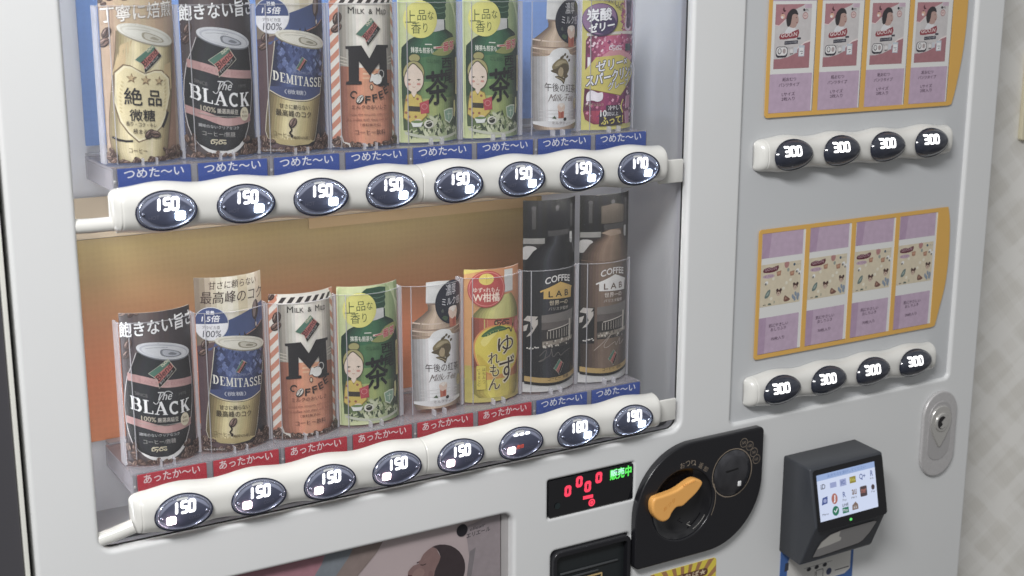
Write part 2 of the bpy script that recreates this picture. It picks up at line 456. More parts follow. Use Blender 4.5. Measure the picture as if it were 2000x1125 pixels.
def lid(a, cx, cy, rx, ry, rot, c1, c2, c3):
    p = 'can_lid'
    a.ell(p, c3, cx, cy-.9, rx*1.0, ry*1.05, rot, 40)
    a.ell(p, c1, cx, cy, rx, ry, rot, 40)
    a.ell(p, c2, cx, cy-.4, rx*.9, ry*.82, rot, 36)
    a.ell(p, c1, cx+.3, cy-.9, rx*.84, ry*.72, rot, 36)
    k = (math.cos(rot), math.sin(rot))
    def q(u, v): return (cx+u*rx*k[0]-v*ry*k[1], cy+u*rx*k[1]+v*ry*k[0]-.6)
    a.poly(p, c3, [q(-.1, -.55), q(.3, -.62), q(.62, -.3), q(.5, .1), q(.0, .3), q(-.2, .05)], sm=4)
    a.poly(p, c2, [q(-.04, -.45), q(.3, -.5), q(.55, -.25), q(.42, .05), q(.0, .2), q(-.12, .0)], sm=4)
    a.poly(p, c3, [q(.1, -.3), q(.35, -.34), q(.42, -.15), q(.2, -.02)], sm=4)
    a.line(p, c3, [q(-.7, .1), q(-.4, .35), q(.05, .5)], .35)
def shade(a, part, cols, poly_l, poly_r):
    """vertical bands of print between two edges given as (u, v) lists of equal length"""
    n = len(cols)
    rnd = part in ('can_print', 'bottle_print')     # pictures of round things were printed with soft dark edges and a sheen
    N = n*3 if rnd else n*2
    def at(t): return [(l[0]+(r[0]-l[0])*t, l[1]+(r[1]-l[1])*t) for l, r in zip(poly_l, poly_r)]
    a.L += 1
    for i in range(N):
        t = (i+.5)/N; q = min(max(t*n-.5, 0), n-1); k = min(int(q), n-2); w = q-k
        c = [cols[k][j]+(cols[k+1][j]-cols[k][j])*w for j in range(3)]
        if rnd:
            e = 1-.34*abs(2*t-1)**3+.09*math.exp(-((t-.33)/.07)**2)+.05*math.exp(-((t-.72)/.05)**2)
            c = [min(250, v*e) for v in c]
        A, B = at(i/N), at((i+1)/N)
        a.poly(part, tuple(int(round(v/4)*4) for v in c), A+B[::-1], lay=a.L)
def art_gold():
    a = Art()
    shade(a, 'card_print', [(176, 148, 122), (190, 160, 128), (204, 176, 138), (212, 188, 150), (206, 180, 142), (196, 164, 130), (188, 156, 128), (178, 150, 128)], [(-35, 0), (-35, 143)], [(35, 0), (35, 143)])
    a.poly('card_print', (222, 200, 168), [(-20, 0), (-14, 0), (-2, 118), (-4, 118)])
    a.poly('card_print', (160, 120, 96), [(18, 8), (30, 8), (34, 100), (31, 100)])
    for x, y, r, t in ((-33, 138, 4, .9), (-30, 134, 2.6, .2), (-24, 139, 3.6, .4), (-12, 139.5, 4, .2), (-4, 141, 3, -.3), (22, 140, 4, .3)): bean(a, x, y, r, t, 'card_print')
    a.txt('lettering', (238, 232, 222), '丁寧に焙煎', (-33, 118), (31, 123.5), 13.5, bold=.025, out=(120, 90, 78), ob=.055)
    bean(a, -29, 110, 5, .9, 'card_print'); bean(a, -31.5, 102, 5, .5, 'card_print')
    L = [(-20.5, 112), (-22, 96), (-26.5, 70), (-30.5, 40), (-31.5, 24), (-30, 10), (-27, 3)]
    R = [(30, 100), (29.5, 85), (27, 62), (23.5, 40), (20, 22), (18, 11), (16, 3.5)]
    a.poly('can_print', (104, 78, 58), [(x-.6, y) for x, y in L]+[(-9, -1)]+[(x+.6, y) for x, y in R[::-1]])
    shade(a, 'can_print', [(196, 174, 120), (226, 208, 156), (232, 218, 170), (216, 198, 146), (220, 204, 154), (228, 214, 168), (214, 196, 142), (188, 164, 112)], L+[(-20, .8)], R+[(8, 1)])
    a.poly('can_print', (206, 178, 128), [(-27, 74), (-18, 100), (-8, 104), (-16, 82)])
    a.poly('can_print', (196, 168, 118), [(14, 50), (27, 62), (27, 84), (20, 82)])
    sh = [(-25, 77.5), (-17, 84), (-11, 83), (-3, 78), (1, 76), (10, 78.5), (17, 78), (25, 71), (25.5, 58), (19, 38), (13.5, 29), (2, 20), (-8, 17), (-16, 25), (-22.5, 35), (-27, 52)]
    a.poly('can_print', (122, 96, 66), sh); a.poly('can_print', (236, 224, 180), [(x*.955, 50+(y-50)*.965) for x, y in sh])
    a.poly('can_print', (228, 212, 160), [(x*.90, 50+(y-50)*.91) for x, y in sh])
    for i in range(9):
        for sgn in (-1, 1): a.ell('can_print', (206, 186, 132), (-21 if sgn < 0 else 19)+sgn*(-abs(i-4)*.35)-1+i*.3, 44+i*3.1, 1.5, .7, .8*sgn, 8)
    a.line('can_print', (40, 34, 36), [(-29.5, 22.5), (-24, 19.8), (-18, 18.6), (-12.5, 18.6)], 2.0)
    a.line('can_print', (40, 34, 36), [(14, 29), (18, 36), (20.5, 42)], 2.6)
    lid(a, 5, 108.3, 26, 7, -.27, (222, 220, 206), (206, 202, 184), (168, 160, 136))
    blend(a, (-6.8, 87.5), (8.8, 99.5), (17, 89.8), (.8, 76), (0, 83))
    for x, y, s in ((-10.8, 72, 4.6), (1, 69.8, 4.6), (13, 68.6, 4.4)):
        st = [(x+(s if i % 2 == 0 else s*.42)*math.sin(i*PI/5+.1), y+(s if i % 2 == 0 else s*.42)*math.cos(i*PI/5+.1)) for i in range(10)]
        a.poly('can_print', (132, 104, 70), st)
        a.poly('can_print', (196, 168, 118), [(x-.3+(p[0]-x)*.7, y+.3+(p[1]-y)*.7) for p in st])
    a.txt('lettering', (34, 32, 36), '絶', (-17.5, 50.2), (-3, 48.6), 14.5, bold=.02)
    a.txt('lettering', (34, 32, 36), '品', (2, 48.4), (14, 47), 13.2, bold=.02)
    a.txt('lettering', (38, 36, 40), '微糖', (-14, 36), (7.2, 34.6), 10, bold=.02)
    a.txt('lettering', (60, 50, 42), '香り・コク・キレ', (-17.3, 32), (8, 29), 4, bold=.015)
    a.txt('lettering', (60, 50, 42), '極まる', (-11.8, 25), (-.5, 23.8), 4.4, bold=.015)
    bean(a, 1.5, 24, 4.6, .8); bean(a, 6.5, 23.5, 4.6, -.3)
    a.txt('lettering', (96, 74, 50), 'コーヒー', (-16.2, 9), (-1.4, 7.6), 4, bold=.01)
    beans(a, -34, -26, 1, 12, 12); beans(a, 14, 34, 1, 12, 26); beans(a, -30, 16, -.5, 3, 22)
    return a, 143
def art_black():
    a = Art()
    shade(a, 'card_print', [(70, 60, 62), (84, 72, 74), (100, 86, 88), (92, 78, 78), (78, 66, 68), (66, 56, 60), (58, 50, 54), (52, 46, 50)], [(-35, 0), (-35, 141)], [(35, 0), (35, 141)])
    for x, y, r, t in ((-32, 140.5, 4, .3), (-24, 140, 3.4, .9), (-19, 140.5, 2.4, .2)): bean(a, x, y, r, t, 'card_print')
    a.txt('lettering', (240, 240, 240), '飽きない旨さ', (-35.5, 118.5), (36.5, 123.5), 14, bold=.03, out=(40, 34, 36), ob=.07)
    bean(a, -28, 112, 5, 1.0, 'card_print'); bean(a, -29.6, 103, 4.8, .8, 'card_print')
    L = [(-20.7, 105), (-25, 94), (-30, 83), (-33, 68), (-34.2, 55), (-33.8, 41), (-31.5, 28), (-28.8, 20), (-23, 12), (-14, 7), (-9, 5.6)]
    R = [(29.6, 96), (30.5, 86), (31.6, 74), (31.8, 64), (30.6, 50), (28, 37), (24, 24), (20, 15.5), (13, 9), (7, 6), (1, 4.8)]
    a.poly('can_print', (196, 190, 190), [(x-.7, y) for x, y in L]+[(-5, 4.6)]+[(x+.7, y-.4) for x, y in R[::-1]])
    a.poly('can_print', (226, 224, 222), [(-22, 11), (-15, 4.6), (-6, 1.6), (3, 1.4), (11, 4), (18, 9.4), (23, 16), (12, 12), (0, 8), (-12, 9)], sm=4)
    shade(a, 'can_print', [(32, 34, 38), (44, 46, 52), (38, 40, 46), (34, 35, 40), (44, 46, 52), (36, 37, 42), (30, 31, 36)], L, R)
    for (y0, y1, y2, dy, u0, u1) in ((83.5, 75.0, 73.0, 7.2, -30.2, 31.4), (43.5, 31.5, 35, 6.9, -33.6, 27.6)):
        up = smooth_pts([(u0, y0+3.2), (u0*.5, (y0+y1)/2+3.2), (0, y1+2.6), (u1*.6, (y1+y2)/2+1.2), (u1, y2+1.4)], 5, False)
        dn = [(x, y-dy) for x, y in up]
        a.poly('can_print', (198, 150, 146), up+dn[::-1])
        a.L += 1
        for i in range(len(up)-1):
            c = [(182, 136, 132), (198, 150, 146), (206, 160, 154), (196, 148, 144), (184, 138, 134)][min(4, i*5//(len(up)-1))]
            a.poly('can_print', c, [up[i], dn[i], dn[i+1], up[i+1]], lay=a.L)
    a.txt('lettering', (176, 128, 126), 'BLACK BLEND COFFEE', (-20, 78.5), (22, 70.5), 3, sag=2.2)
    lid(a, 4.8, 104, 26.2, 7.6, -.23, (206, 208, 212), (176, 180, 190), (120, 124, 134))
    blend(a, (-11.4, 85), (6, 96), (13.4, 85), (-2.9, 70.6), (-4.3, 79))
    a.txt('lettering', (120, 116, 116), 'SINCE', (-24.4, 66.5), (-13.4, 62.5), 3)
    a.txt('lettering', (100, 96, 98), '1975', (15, 60), (23, 60), 2.6)
    a.txt('lettering', (222, 222, 222), 'The', (-7, 59.6), (7, 58), 7.4, skew=.35, bold=.005)
    a.line('lettering', (222, 222, 222), smooth_pts([(-9, 58), (-6, 56), (-2, 62), (2, 66), (6, 66), (9, 63)], 4, False), .6)
    a.serif('lettering', (244, 244, 244), 'BLACK', (-29.3, 53.6), (26.4, 43.4), 12.2, sag=3.4, wt=1.12)
    a.txt('lettering', (196, 184, 160), '100%', (-20, 42), (-7.5, 39), 4.4, bold=.03)
    a.txt('lettering', (206, 200, 186), '厳選高級豆', (-6.2, 38.6), (13, 36.4), 4.4, bold=.02)
    a.line('lettering', (176, 170, 160), [(-22, 39.6), (-10, 36.6), (2, 35), (16, 34.4)], .5)
    a.ell('can_print', (224, 212, 178), 19.8, 36.6, 4.6, 6.2, 0, 24)
    a.txt('lettering', (70, 50, 40), '香料', (17.2, 37.2), (22.4, 36.9), 2.4); a.txt('lettering', (70, 50, 40), '無添加', (16.8, 33.6), (22.8, 33.4), 2.4)
    a.txt('lettering', (198, 198, 198), '雑味のないクリアなコク', (-22.5, 27.8), (13, 23.2), 3, sag=.8, bold=.01)
    a.txt('lettering', (168, 164, 160), 'コーヒー/無糖', (-19.5, 19.6), (9, 16.8), 4.6, sag=.4, bold=.01)
    dydo(a, (226, 214, 178), (-12.8, 11.2), (.4, 10), 5.2)
    beans(a, -35, -26, 0, 20, 18); beans(a, 18, 35, 0, 16, 32); beans(a, -28, 20, -.5, 4, 26)
    return a, 141
def art_demi():
    a = Art()
    shade(a, 'card_print', [(130, 112, 96), (176, 160, 136), (214, 206, 184), (222, 216, 198), (200, 178, 144), (222, 214, 194), (196, 176, 148)], [(-35, 100), (-35, 165)], [(35, 112), (35, 165)])
    shade(a, 'card_print', [(86, 66, 70), (104, 80, 84), (92, 70, 74), (70, 54, 58), (52, 44, 50), (38, 34, 42), (34, 32, 40)], [(-35, 0), (-35, 101)], [(35, 0), (35, 118)])
    a.poly('card_print', (66, 88, 146), [(-35, 96), (-22, 97), (-10, 118), (-5, 124.5), (35, 137), (35, 118), (18, 111), (-5, 104), (-20, 100)])
    a.poly('card_print', (62, 78, 128), [(-5, 110), (20, 112), (34, 124), (35, 137), (-5, 124.5)])
    a.line('card_print', (186, 130, 110), [(12, 108.5), (24, 112), (33, 118)], .8)
    a.ell('card_print', (60, 44, 44), 24, 130, 4.4, 9.5, -.12); a.ell('card_print', (132, 112, 106), 23, 131, 2.2, 8, -.12); a.line('card_print', (60, 44, 44), [(24, 122), (23, 115), (24.5, 112)], 1.4)
    a.ell('card_print', (206, 196, 190), 24.3, 116, .9, 2.2)
    a.txt('lettering', (78, 56, 50), '甘さに頼らない', (-22, 153.8), (26, 154.5), 7.6, bold=.01, skew=.1)
    a.txt('lettering', (66, 46, 44), '最高峰のコク', (-30, 140.8), (34, 140), 11.5, bold=.01, skew=.12)
    bean(a, -27.5, 103, 4.4, 1.0, 'card_print'); bean(a, -29.4, 95, 4.4, .5, 'card_print')
    a.ell('card_print', (208, 208, 214), -21, 122, 15.9, 15.9, 0, 40)
    a.poly('card_print', (60, 76, 130), [(-21+15.3*math.cos(t*PI/20), 122+15.3*math.sin(t*PI/20)) for t in range(21)])
    a.poly('card_print', (232, 232, 236), [(-21+15.3*math.cos(t*PI/20), 122-15.3*math.sin(t*PI/20)) for t in range(20, -1, -1)][::-1])
    a.txt('lettering', (240, 240, 244), '豆量', (-25, 131), (-17.5, 130.8), 3.4, bold=.02)
    a.txt('lettering', (240, 240, 244), '1.5倍', (-29.5, 124), (-13.5, 123.6), 6.2, skew=.18, bold=.03)
    a.txt('lettering', (76, 76, 88), 'アラビカ豆', (-29, 117.4), (-13, 117), 3, bold=.01)
    a.txt('lettering', (60, 60, 74), '100%', (-29, 109.6), (-12.5, 109.4), 6.2, skew=.12)
    L = [(-18.6, 100), (-20, 90), (-22, 76), (-25.4, 55), (-28.4, 34), (-29.8, 20), (-28, 13)]
    R = [(34, 90), (32.6, 82), (30, 70), (26.2, 52), (22, 32), (18.6, 16), (16, 8.6)]
    a.poly('can_print', (206, 198, 176), [(x-.7, y) for x, y in L]+[(-16, 7), (-5, 5)]+[(x+.5, y-.5) for x, y in R[::-1]])
    shade(a, 'can_print', [(46, 56, 100), (62, 78, 130), (78, 94, 148), (66, 82, 138), (56, 72, 126), (48, 62, 112), (38, 48, 86)], L[:4]+[(-25.2, 50)], R[:4]+[(25.8, 48)])
    base = a.L+1
    for i in range(110):
        t = random.random(); y = random.uniform(74, 101)-t*8; x = -17+t*46
        s = random.uniform(1.4, 2.8)
        a.poly('can_print', random.choice([(58, 72, 122), (92, 110, 166), (72, 90, 146), (50, 62, 108), (112, 130, 182)]), [(x-s, y), (x, y-s*1.3), (x+s, y), (x, y+s*1.3)], lay=base+i % 12)
    a.L = base+12
    Lg = [(-25.4, 55.5), (-28.4, 34), (-29.8, 20), (-28, 13)]; Rg = [(26.4, 51), (22, 32), (18.6, 16), (16, 8.8)]
    shade(a, 'can_print', [(160, 138, 84), (196, 176, 116), (220, 204, 150), (226, 212, 162), (206, 188, 130), (188, 166, 106), (156, 132, 82)], Lg, Rg)
    a.poly('can_print', (190, 170, 112), [(-28, 13.2), (-5, 13), (16, 9), (10, 6), (-4, 5.4), (-18, 7.4)])
    crv = smooth_pts([(-25.2, 56.5), (-14, 50), (-2, 46.8), (12, 46.4), (26, 51)], 5, False)
    a.poly('can_print', (60, 74, 124), crv+[(26.2, 57), (-24.6, 60)])
    a.line('can_print', (220, 210, 180), crv, .8)
    a.line('can_print', (46, 46, 60), [(x, y-1) for x, y in crv], .5)
    lid(a, 8, 101.2, 27, 6.6, -.21, (226, 222, 206), (206, 200, 180), (150, 142, 120))
    blend(a, (-.8, 75), (5.6, 85), (10.6, 81.4), (3.2, 72.6), (1.2, 74), small=True)
    a.txt('lettering', (128, 138, 172), 'PREMIUM', (-4, 70.5), (15, 69), 2.2)
    a.serif('lettering', (240, 238, 226), 'DEMITASSE', (-22, 66), (27, 57.5), 8.4, sag=2.0, wt=1.1)
    a.txt('lettering', (206, 210, 222), '（微糖）', (-12, 53), (8, 50.5), 4.2, bold=.01)
    a.txt('lettering', (58, 48, 36), '甘さに頼らない', (-17, 40.6), (11, 37.2), 4.4, sag=.6, bold=.015)
    a.txt('lettering', (54, 44, 34), '最高峰のコク', (-20.4, 34.2), (12.4, 29.8), 6, sag=.6, bold=.015)
    bean(a, -5.6, 26.4, 4.6, 1.0); a.line('can_print', (44, 32, 30), smooth_pts([(-8.4, 24), (-7, 20), (-8.8, 17.4), (-7, 15.4)], 4, False), 1.5)
    a.ell('can_print', (44, 32, 30), -7, 14.6, 1.2, 1.6)
    a.txt('lettering', (120, 100, 56), 'コーヒー', (-23, 16.4), (-7.6, 12.8), 4, sag=.4, bold=.01)
    a.txt('lettering', (92, 76, 46), '糖類50%減', (-5.6, 11.8), (8.4, 10.6), 2.8, bold=.01)
    beans(a, -34, -24, 0, 14, 20); beans(a, 14, 34, 0, 14, 34); beans(a, -26, 16, -.5, 4.5, 26)
    a.txt('lettering', (196, 190, 190), '※当社従来品比', (-32, 1.6), (-14, 1.4), 1.6)
    return a, 165
def art_m():
    a = Art()
    a.rect('card_print', (226, 220, 210), -35, 0, 35, 141)
    for side, x0, x1, up in ((0, -35, -26, 9), (1, 29, 35, -6)):
        for i in range(-1, 13):
            y = i*12.4+3
            a.poly('card_print', (212, 132, 104), [(x0, y), (x1, y+up), (x1, y+up+6.2), (x0, y+6.2)], lay=2)
    a.L = 4
    L = [(-26, 136), (-26.2, 100), (-26.2, 60), (-26, 12), (-24, 5)]; R = [(30, 134.5), (30.6, 100), (30.8, 60), (30.4, 10), (27, 3)]
    shade(a, 'can_print', [(198, 190, 176), (226, 220, 206), (238, 233, 220), (236, 230, 216), (228, 220, 206), (196, 186, 172)], L+[(-16, 3)], R+[(18, 1)])
    Ls = [(-26.2, 75.5), (-26.2, 60), (-26, 12), (-24, 5), (-16, 3)]; Rs = [(30.7, 70), (30.8, 60), (30.4, 10), (27, 3), (18, 1)]
    shade(a, 'can_print', [(196, 116, 88), (220, 138, 104), (236, 156, 118), (240, 160, 122), (226, 142, 108), (196, 114, 86)], Ls, Rs)
    for i, c in enumerate([(246, 186, 140), (250, 200, 158), (246, 190, 146)]): a.line('can_print', c, [(-5, 72-i*4), (12, 71-i*4)], 1.6)
    for i in range(3):
        a.line('can_print', (206, 196, 176), [(-26, 84-i*3), (-19, 82-i*3)], .8); a.line('can_print', (206, 196, 176), [(24, 82-i*3), (30, 83-i*3)], .8)
    # top stripes
    a.poly('can_print', (232, 224, 214), [(-27, 139), (30, 139), (30, 131), (-26, 131)])
    for i in range(7): a.poly('can_print', (56, 48, 48), [(-26+i*8.2, 132.5-.1*i), (-21.5+i*8.2, 132.5-.1*i), (-17.5+i*8.2, 138-.1*i), (-22+i*8.2, 138-.1*i)])
    bean(a, -32, 138.5, 3.8, .8); bean(a, -27.5, 118.5, 5.6, 1.2); bean(a, -28.4, 110, 5.2, .6)
    a.txt('lettering', (52, 46, 46), 'M', (-17.5, 123.2), (-12, 123), 6, bold=.03); a.txt('lettering', (52, 46, 46), 'ILK', (-10.5, 123), (-2, 122.6), 4.4, bold=.02)
    a.txt('lettering', (52, 46, 46), '&', (2, 122.4), (6, 122.3), 4.6, bold=.02)
    a.txt('lettering', (52, 46, 46), 'M', (10, 122), (14.5, 121.9), 6, bold=.03); a.txt('lettering', (52, 46, 46), 'ILD', (15.6, 121.9), (22, 121.7), 4.4, bold=.02)
    blend(a, (-10.7, 104.4), (4.2, 118.8), (14.3, 108.5), (.3, 93.4), (-2.4, 100.4))
    M = [(-20.6, 93.5), (-5.9, 94), (1.5, 82), (9.3, 94.2), (24, 93.6), (24, 91.2), (21.4, 90.8), (22.2, 58.4), (24.6, 58), (24.6, 55.6), (10.6, 55.8), (10.6, 58.2), (12.8, 58.8), (12, 77.5), (1.6, 66.5), (-8.6, 79.6), (-9, 61.6), (-6.4, 61), (-6.4, 58.4), (-20.8, 58.4), (-20.8, 60.8), (-18.2, 61.6), (-18, 90.8), (-20.6, 91.2)]
    a.poly('lettering', (34, 32, 36), M)
    a.ell('can_print', (48, 42, 42), 9.6, 62.5, 6.0, 5.4); a.ell('can_print', (238, 236, 230), 9.6, 62.5, 5.3, 4.8)
    a.poly('can_print', (238, 236, 230), [(3, 68), (1.4, 60.6), (6, 61), (8, 66)]); a.line('can_print', (48, 42, 42), [(3.4, 68.4), (1, 60.4)], .6)
    a.line('can_print', (200, 196, 190), arcp(14, 67, 3.4, 3.8, -70, 200), .9); a.ell('can_print', (48, 42, 42), 3, 55.5, 1.7, 2.7); a.ell('can_print', (236, 206, 170), 3, 55.5, 1.1, 2.0)
    for ch, x, y, r in (('C', -18.4, 47.6, .35), ('F', -3.6, 40.6, -.05), ('F', 4.2, 41.6, .12), ('E', 11.6, 44, .25), ('E', 18.2, 47.8, .4)):
        if ch == 'C': r = -.5
        a.txt('lettering', (48, 40, 40), ch, (x, y), (x+5*math.cos(r), y+5*math.sin(r)), 6.6, up=(-6.8*math.sin(r), 6.8*math.cos(r)), bold=.045)
    bean(a, -8.4, 44.4, 4.4, .9, c=(222, 216, 204))
    a.txt('lettering', (110, 60, 48), 'ミルクのおいしさ', (-16.4, 35.6), (19.4, 34.4), 4, bold=.01)
    a.txt('lettering', (156, 90, 70), 'Enjoy the smooth, mild taste', (-19.4, 29.4), (22.4, 28), 2.6); a.txt('lettering', (156, 90, 70), 'of a coffee with chest milk feel.', (-22, 24.8), (23, 23.6), 2.6)
    a.txt('lettering', (120, 66, 52), '［香料無添加］', (-8.6, 19.4), (12, 18.6), 2.8); a.txt('lettering', (80, 48, 42), 'コーヒー飲料', (-13.8, 11.6), (17.4, 10.4), 5, bold=.015)
    beans(a, -35, -24, 0, 8, 16); beans(a, 24, 35, 0, 8, 14); beans(a, -25, 26, -.6, 2.8, 28)
    return a, 141
def art_tea():
    a = Art()
    shade(a, 'card_print', [(196, 206, 146), (210, 218, 158), (214, 222, 166), (206, 216, 160), (186, 202, 146), (150, 172, 116), (134, 156, 102)], [(-35, 0), (-35, 140)], [(35, 0), (35, 140)])
    for i in range(6): a.poly('card_print', (196, 210, 158), [(16+i*2, 140), (17+i*2, 140), (34, 118-i*4), (34, 116-i*4)])
    # cap and bottle
    a.poly('bottle_print', (40, 78, 56), [(-12, 133), (-6, 137.5), (8, 138), (15.5, 136.6), (15.6, 131), (14.4, 130), (15.6, 126), (14.2, 124), (15.2, 119), (13.5, 116), (-1, 116), (-2, 128)])
    for y in (133, 128, 123): a.line('bottle_print', (84, 122, 96), smooth_pts([(1, y), (6, y-1.2), (14, y)], 3, False), .9)
    a.poly('bottle_print', (206, 206, 204), [(.5, 116.5), (13.4, 116.2), (13.2, 105), (-2, 105)])
    a.poly('bottle_print', (36, 62, 48), [(12.6, 116.5), (14.4, 115), (14.6, 106), (12.8, 104)])
    L = [(-16, 102), (-24, 98), (-31.4, 90.5), (-32, 80), (-31.8, 40), (-30.6, 12)]; R = [(15, 107), (25.5, 102), (31.5, 93), (33, 84), (33.2, 40), (32, 8)]
    shade(a, 'bottle_print', [(36, 78, 56), (44, 96, 66), (54, 110, 74), (60, 116, 78), (50, 102, 70), (42, 88, 62), (28, 56, 46)], L[:4], R[:4])
    shade(a, 'bottle_print', [(40, 84, 58), (58, 106, 66), (72, 120, 74), (78, 126, 78), (66, 112, 70), (50, 90, 60), (30, 58, 46)], [(-32, 80), (-31.9, 58)], [(33, 84), (33.2, 58)])
    shade(a, 'bottle_print', [(60, 100, 62), (92, 130, 76), (116, 150, 86), (124, 156, 88), (104, 138, 80), (72, 104, 64), (36, 62, 46)], [(-31.9, 58), (-31.8, 42)], [(33.2, 58), (33.2, 42)])
    shade(a, 'bottle_print', [(96, 126, 72), (142, 166, 92), (168, 184, 104), (174, 188, 108), (150, 168, 96), (100, 122, 74), (44, 66, 48)], [(-31.8, 42), (-30.6, 12)], [(33.2, 42), (32, 8)])
    base = a.L+1
    for i in range(130):
        x = random.uniform(-24, 31); y = random.uniform(8, 17+9*math.sin((x+10)*.12))
        r = random.uniform(3, 6.5); t = random.uniform(.3, 2.6)
        a.poly('tea_leaves', random.choice([(112, 134, 84), (150, 166, 112), (176, 188, 138), (84, 102, 66), (206, 212, 172), (62, 78, 56), (190, 200, 156)]), [(x-r*math.cos(t), y-r*math.sin(t)), (x+r*.42*math.sin(t), y-r*.42*math.cos(t)), (x+r*math.cos(t), y+r*math.sin(t)), (x-r*.42*math.sin(t), y+r*.42*math.cos(t))], lay=base+i % 15)
    a.L = base+16
    a.poly('bottle_print', (196, 200, 176), smooth_pts([(-30, 11), (-10, 6.4), (12, 5.2), (31.6, 8.4)], 4, False)+smooth_pts([(31, 5.6), (12, 2.6), (-10, 3.6), (-29, 8)], 4, False))
    a.ell('card_print', (230, 224, 112), -12.8, 116.5, 16.6, 17.3, 0, 44)
    a.txt('lettering', (70, 88, 40), '上', (-27.4, 113.6), (-17.5, 113.6), 11.5, bold=.0); a.txt('lettering', (70, 88, 40), '品', (-16, 115.6), (-7.5, 115.8), 9.6)
    a.txt('lettering', (70, 88, 40), 'な', (-6, 116.2), (.2, 116.4), 8); a.txt('lettering', (70, 88, 40), '香', (-22, 103.4), (-12.8, 103.4), 10.6); a.txt('lettering', (70, 88, 40), 'り', (-10.6, 104.4), (-6.4, 104.4), 9)
    a.txt('lettering', (226, 230, 214), '抹茶も煎茶も', (-22.6, 85.8), (-.6, 84.4), 5.4, bold=.03)
    a.line('lettering', (226, 230, 214), [(-9, 93.4), (-2, 93)], .9)
    a.poly('bottle_print', (150, 158, 84), [(-2, 84), (4, 88), (14, 97), (28.5, 99), (29.4, 93), (22, 84.5), (10, 82)], sm=3); a.line('bottle_print', (226, 206, 190), [(-.4, 90), (9, 90)], 2)
    a.txt('lettering', (204, 62, 72), '一番茶', (2, 85.2), (27, 87.6), 8.6, bold=.03, out=(240, 214, 204), ob=.085)
    a.txt('lettering', (44, 84, 56), 'にしおの', (-8, 76), (6, 74.6), 4)
    a.txt('lettering', (28, 30, 34), '西', (8.6, 70.2), (22.6, 70.2), 9.6, bold=.03); a.txt('lettering', (28, 30, 34), '尾', (11.4, 55), (24.8, 56), 13, bold=.02); a.txt('lettering', (28, 30, 34), 'の', (10.4, 47), (13.6, 47), 3.4, bold=.03)
    a.txt('lettering', (26, 28, 32), '茶', (-9, 35), (16, 37), 32, bold=.028)
    a.poly('bottle_print', (206, 190, 128), rrect(28.6, 32.6, 44, 80, 1.6, 3)); a.line('lettering', (92, 70, 40), [(30.6, 76), (30.6, 48)], .7)
    # a plain figure of a woman in a yellow kimono with a bowl of tea
    F = 'figure_print'; DK = (70, 62, 44)
    a.ell(F, DK, -19.4, 80.6, 5.6, 4.2); a.ell(F, (166, 160, 96), -19.4, 80.6, 5.0, 3.6)
    a.ell(F, DK, -20.2, 66, 10.3, 12.2, 0, 40); a.ell(F, (170, 164, 100), -20.2, 66, 9.7, 11.6, 0, 40)
    a.poly(F, DK, [(-29.4, 62), (-26.8, 70), (-21, 76), (-15.4, 72), (-11.4, 66), (-11, 57), (-14.6, 50), (-20.4, 47.6), (-26, 50.6), (-29, 56)], sm=5)
    a.poly(F, (228, 206, 186), [(-28.8, 62), (-26.2, 69), (-21, 75), (-15.8, 71), (-12, 65.6), (-11.6, 57), (-15, 50.6), (-20.4, 48.2), (-25.6, 51.2), (-28.4, 56)], sm=5)
    for x in (-24.6, -15.6): a.line(F, DK, arcp(x, 59.4, 1.9, 1.3, 20, 160, 5), .5); a.ell(F, DK, x, 60, .7, .9, 0, 10); a.ell(F, (214, 140, 126), x-.2, 56, 1.9, 1.1)
    a.line(F, (186, 110, 100), arcp(-20.2, 54, 1.4, .9, 200, 340, 5), .5); a.line(F, (196, 160, 140), [(-20.2, 58.4), (-20.5, 57.2)], .4)
    a.poly(F, (228, 206, 186), [(-22.4, 50), (-18, 50), (-17.6, 44), (-23, 44)])
    a.poly(F, (150, 128, 60), [(-27.6, 46), (-22.8, 47.4), (-20.4, 43), (-18, 47.4), (-13.4, 45), (-10.4, 34), (-7.4, 26), (-14, 20), (-24, 19), (-30.6, 24), (-29.6, 36)])
    a.poly(F, (214, 186, 82), [(-27, 45.4), (-22.6, 46.6), (-20.4, 42), (-18.2, 46.6), (-14, 44.4), (-11, 34), (-8.4, 26.6), (-14, 21), (-24, 20), (-29.8, 24.4), (-28.8, 36)])
    a.poly(F, (60, 54, 44), [(-26.4, 35.5), (-14.6, 34.6), (-14.8, 29.6), (-26.2, 30.4)])
    for x, y in ((-27, 41), (-17, 42), (-25, 25), (-12.6, 30), (-19, 25), (-28, 29)): a.ell(F, (162, 92, 66), x, y, 1.3, 1.3, 0, 10)
    a.poly('bottle_print', (196, 66, 76), [(-15.4, 38), (-6.4, 41), (-6, 28.4), (-14, 27.4)]); a.line('bottle_print', (226, 150, 150), ell(-10.6, 34.6, 2.8, 2.6, 16), .4, True)
    a.ell(F, (228, 206, 186), -17, 20.6, 3.6, 2.2); a.poly(F, (226, 230, 224), [(-23.6, 20), (-12, 20.4), (-14, 15.4), (-21.6, 15.2)]); a.ell(F, (110, 140, 80), -17.8, 20.2, 5.6, 1.3)
    a.ell(F, (224, 222, 206), -6.4, 17.6, 4.8, 4.0); a.ell(F, (50, 50, 42), -6.2, 17.6, 3.2, 2.8); a.line(F, (204, 206, 180), [(-9, 18), (-3.6, 19.4)], .6)
    a.poly('bottle_print', (206, 214, 190), [(10, 30), (16.6, 31.8), (23, 31.4), (22.6, 22), (17.6, 16.8), (11.4, 20.4)]); a.poly('bottle_print', (128, 166, 140), [(11, 29), (16.6, 30.6), (22, 30.2), (21.6, 22.6), (17.6, 18.2), (12.2, 21.4)])
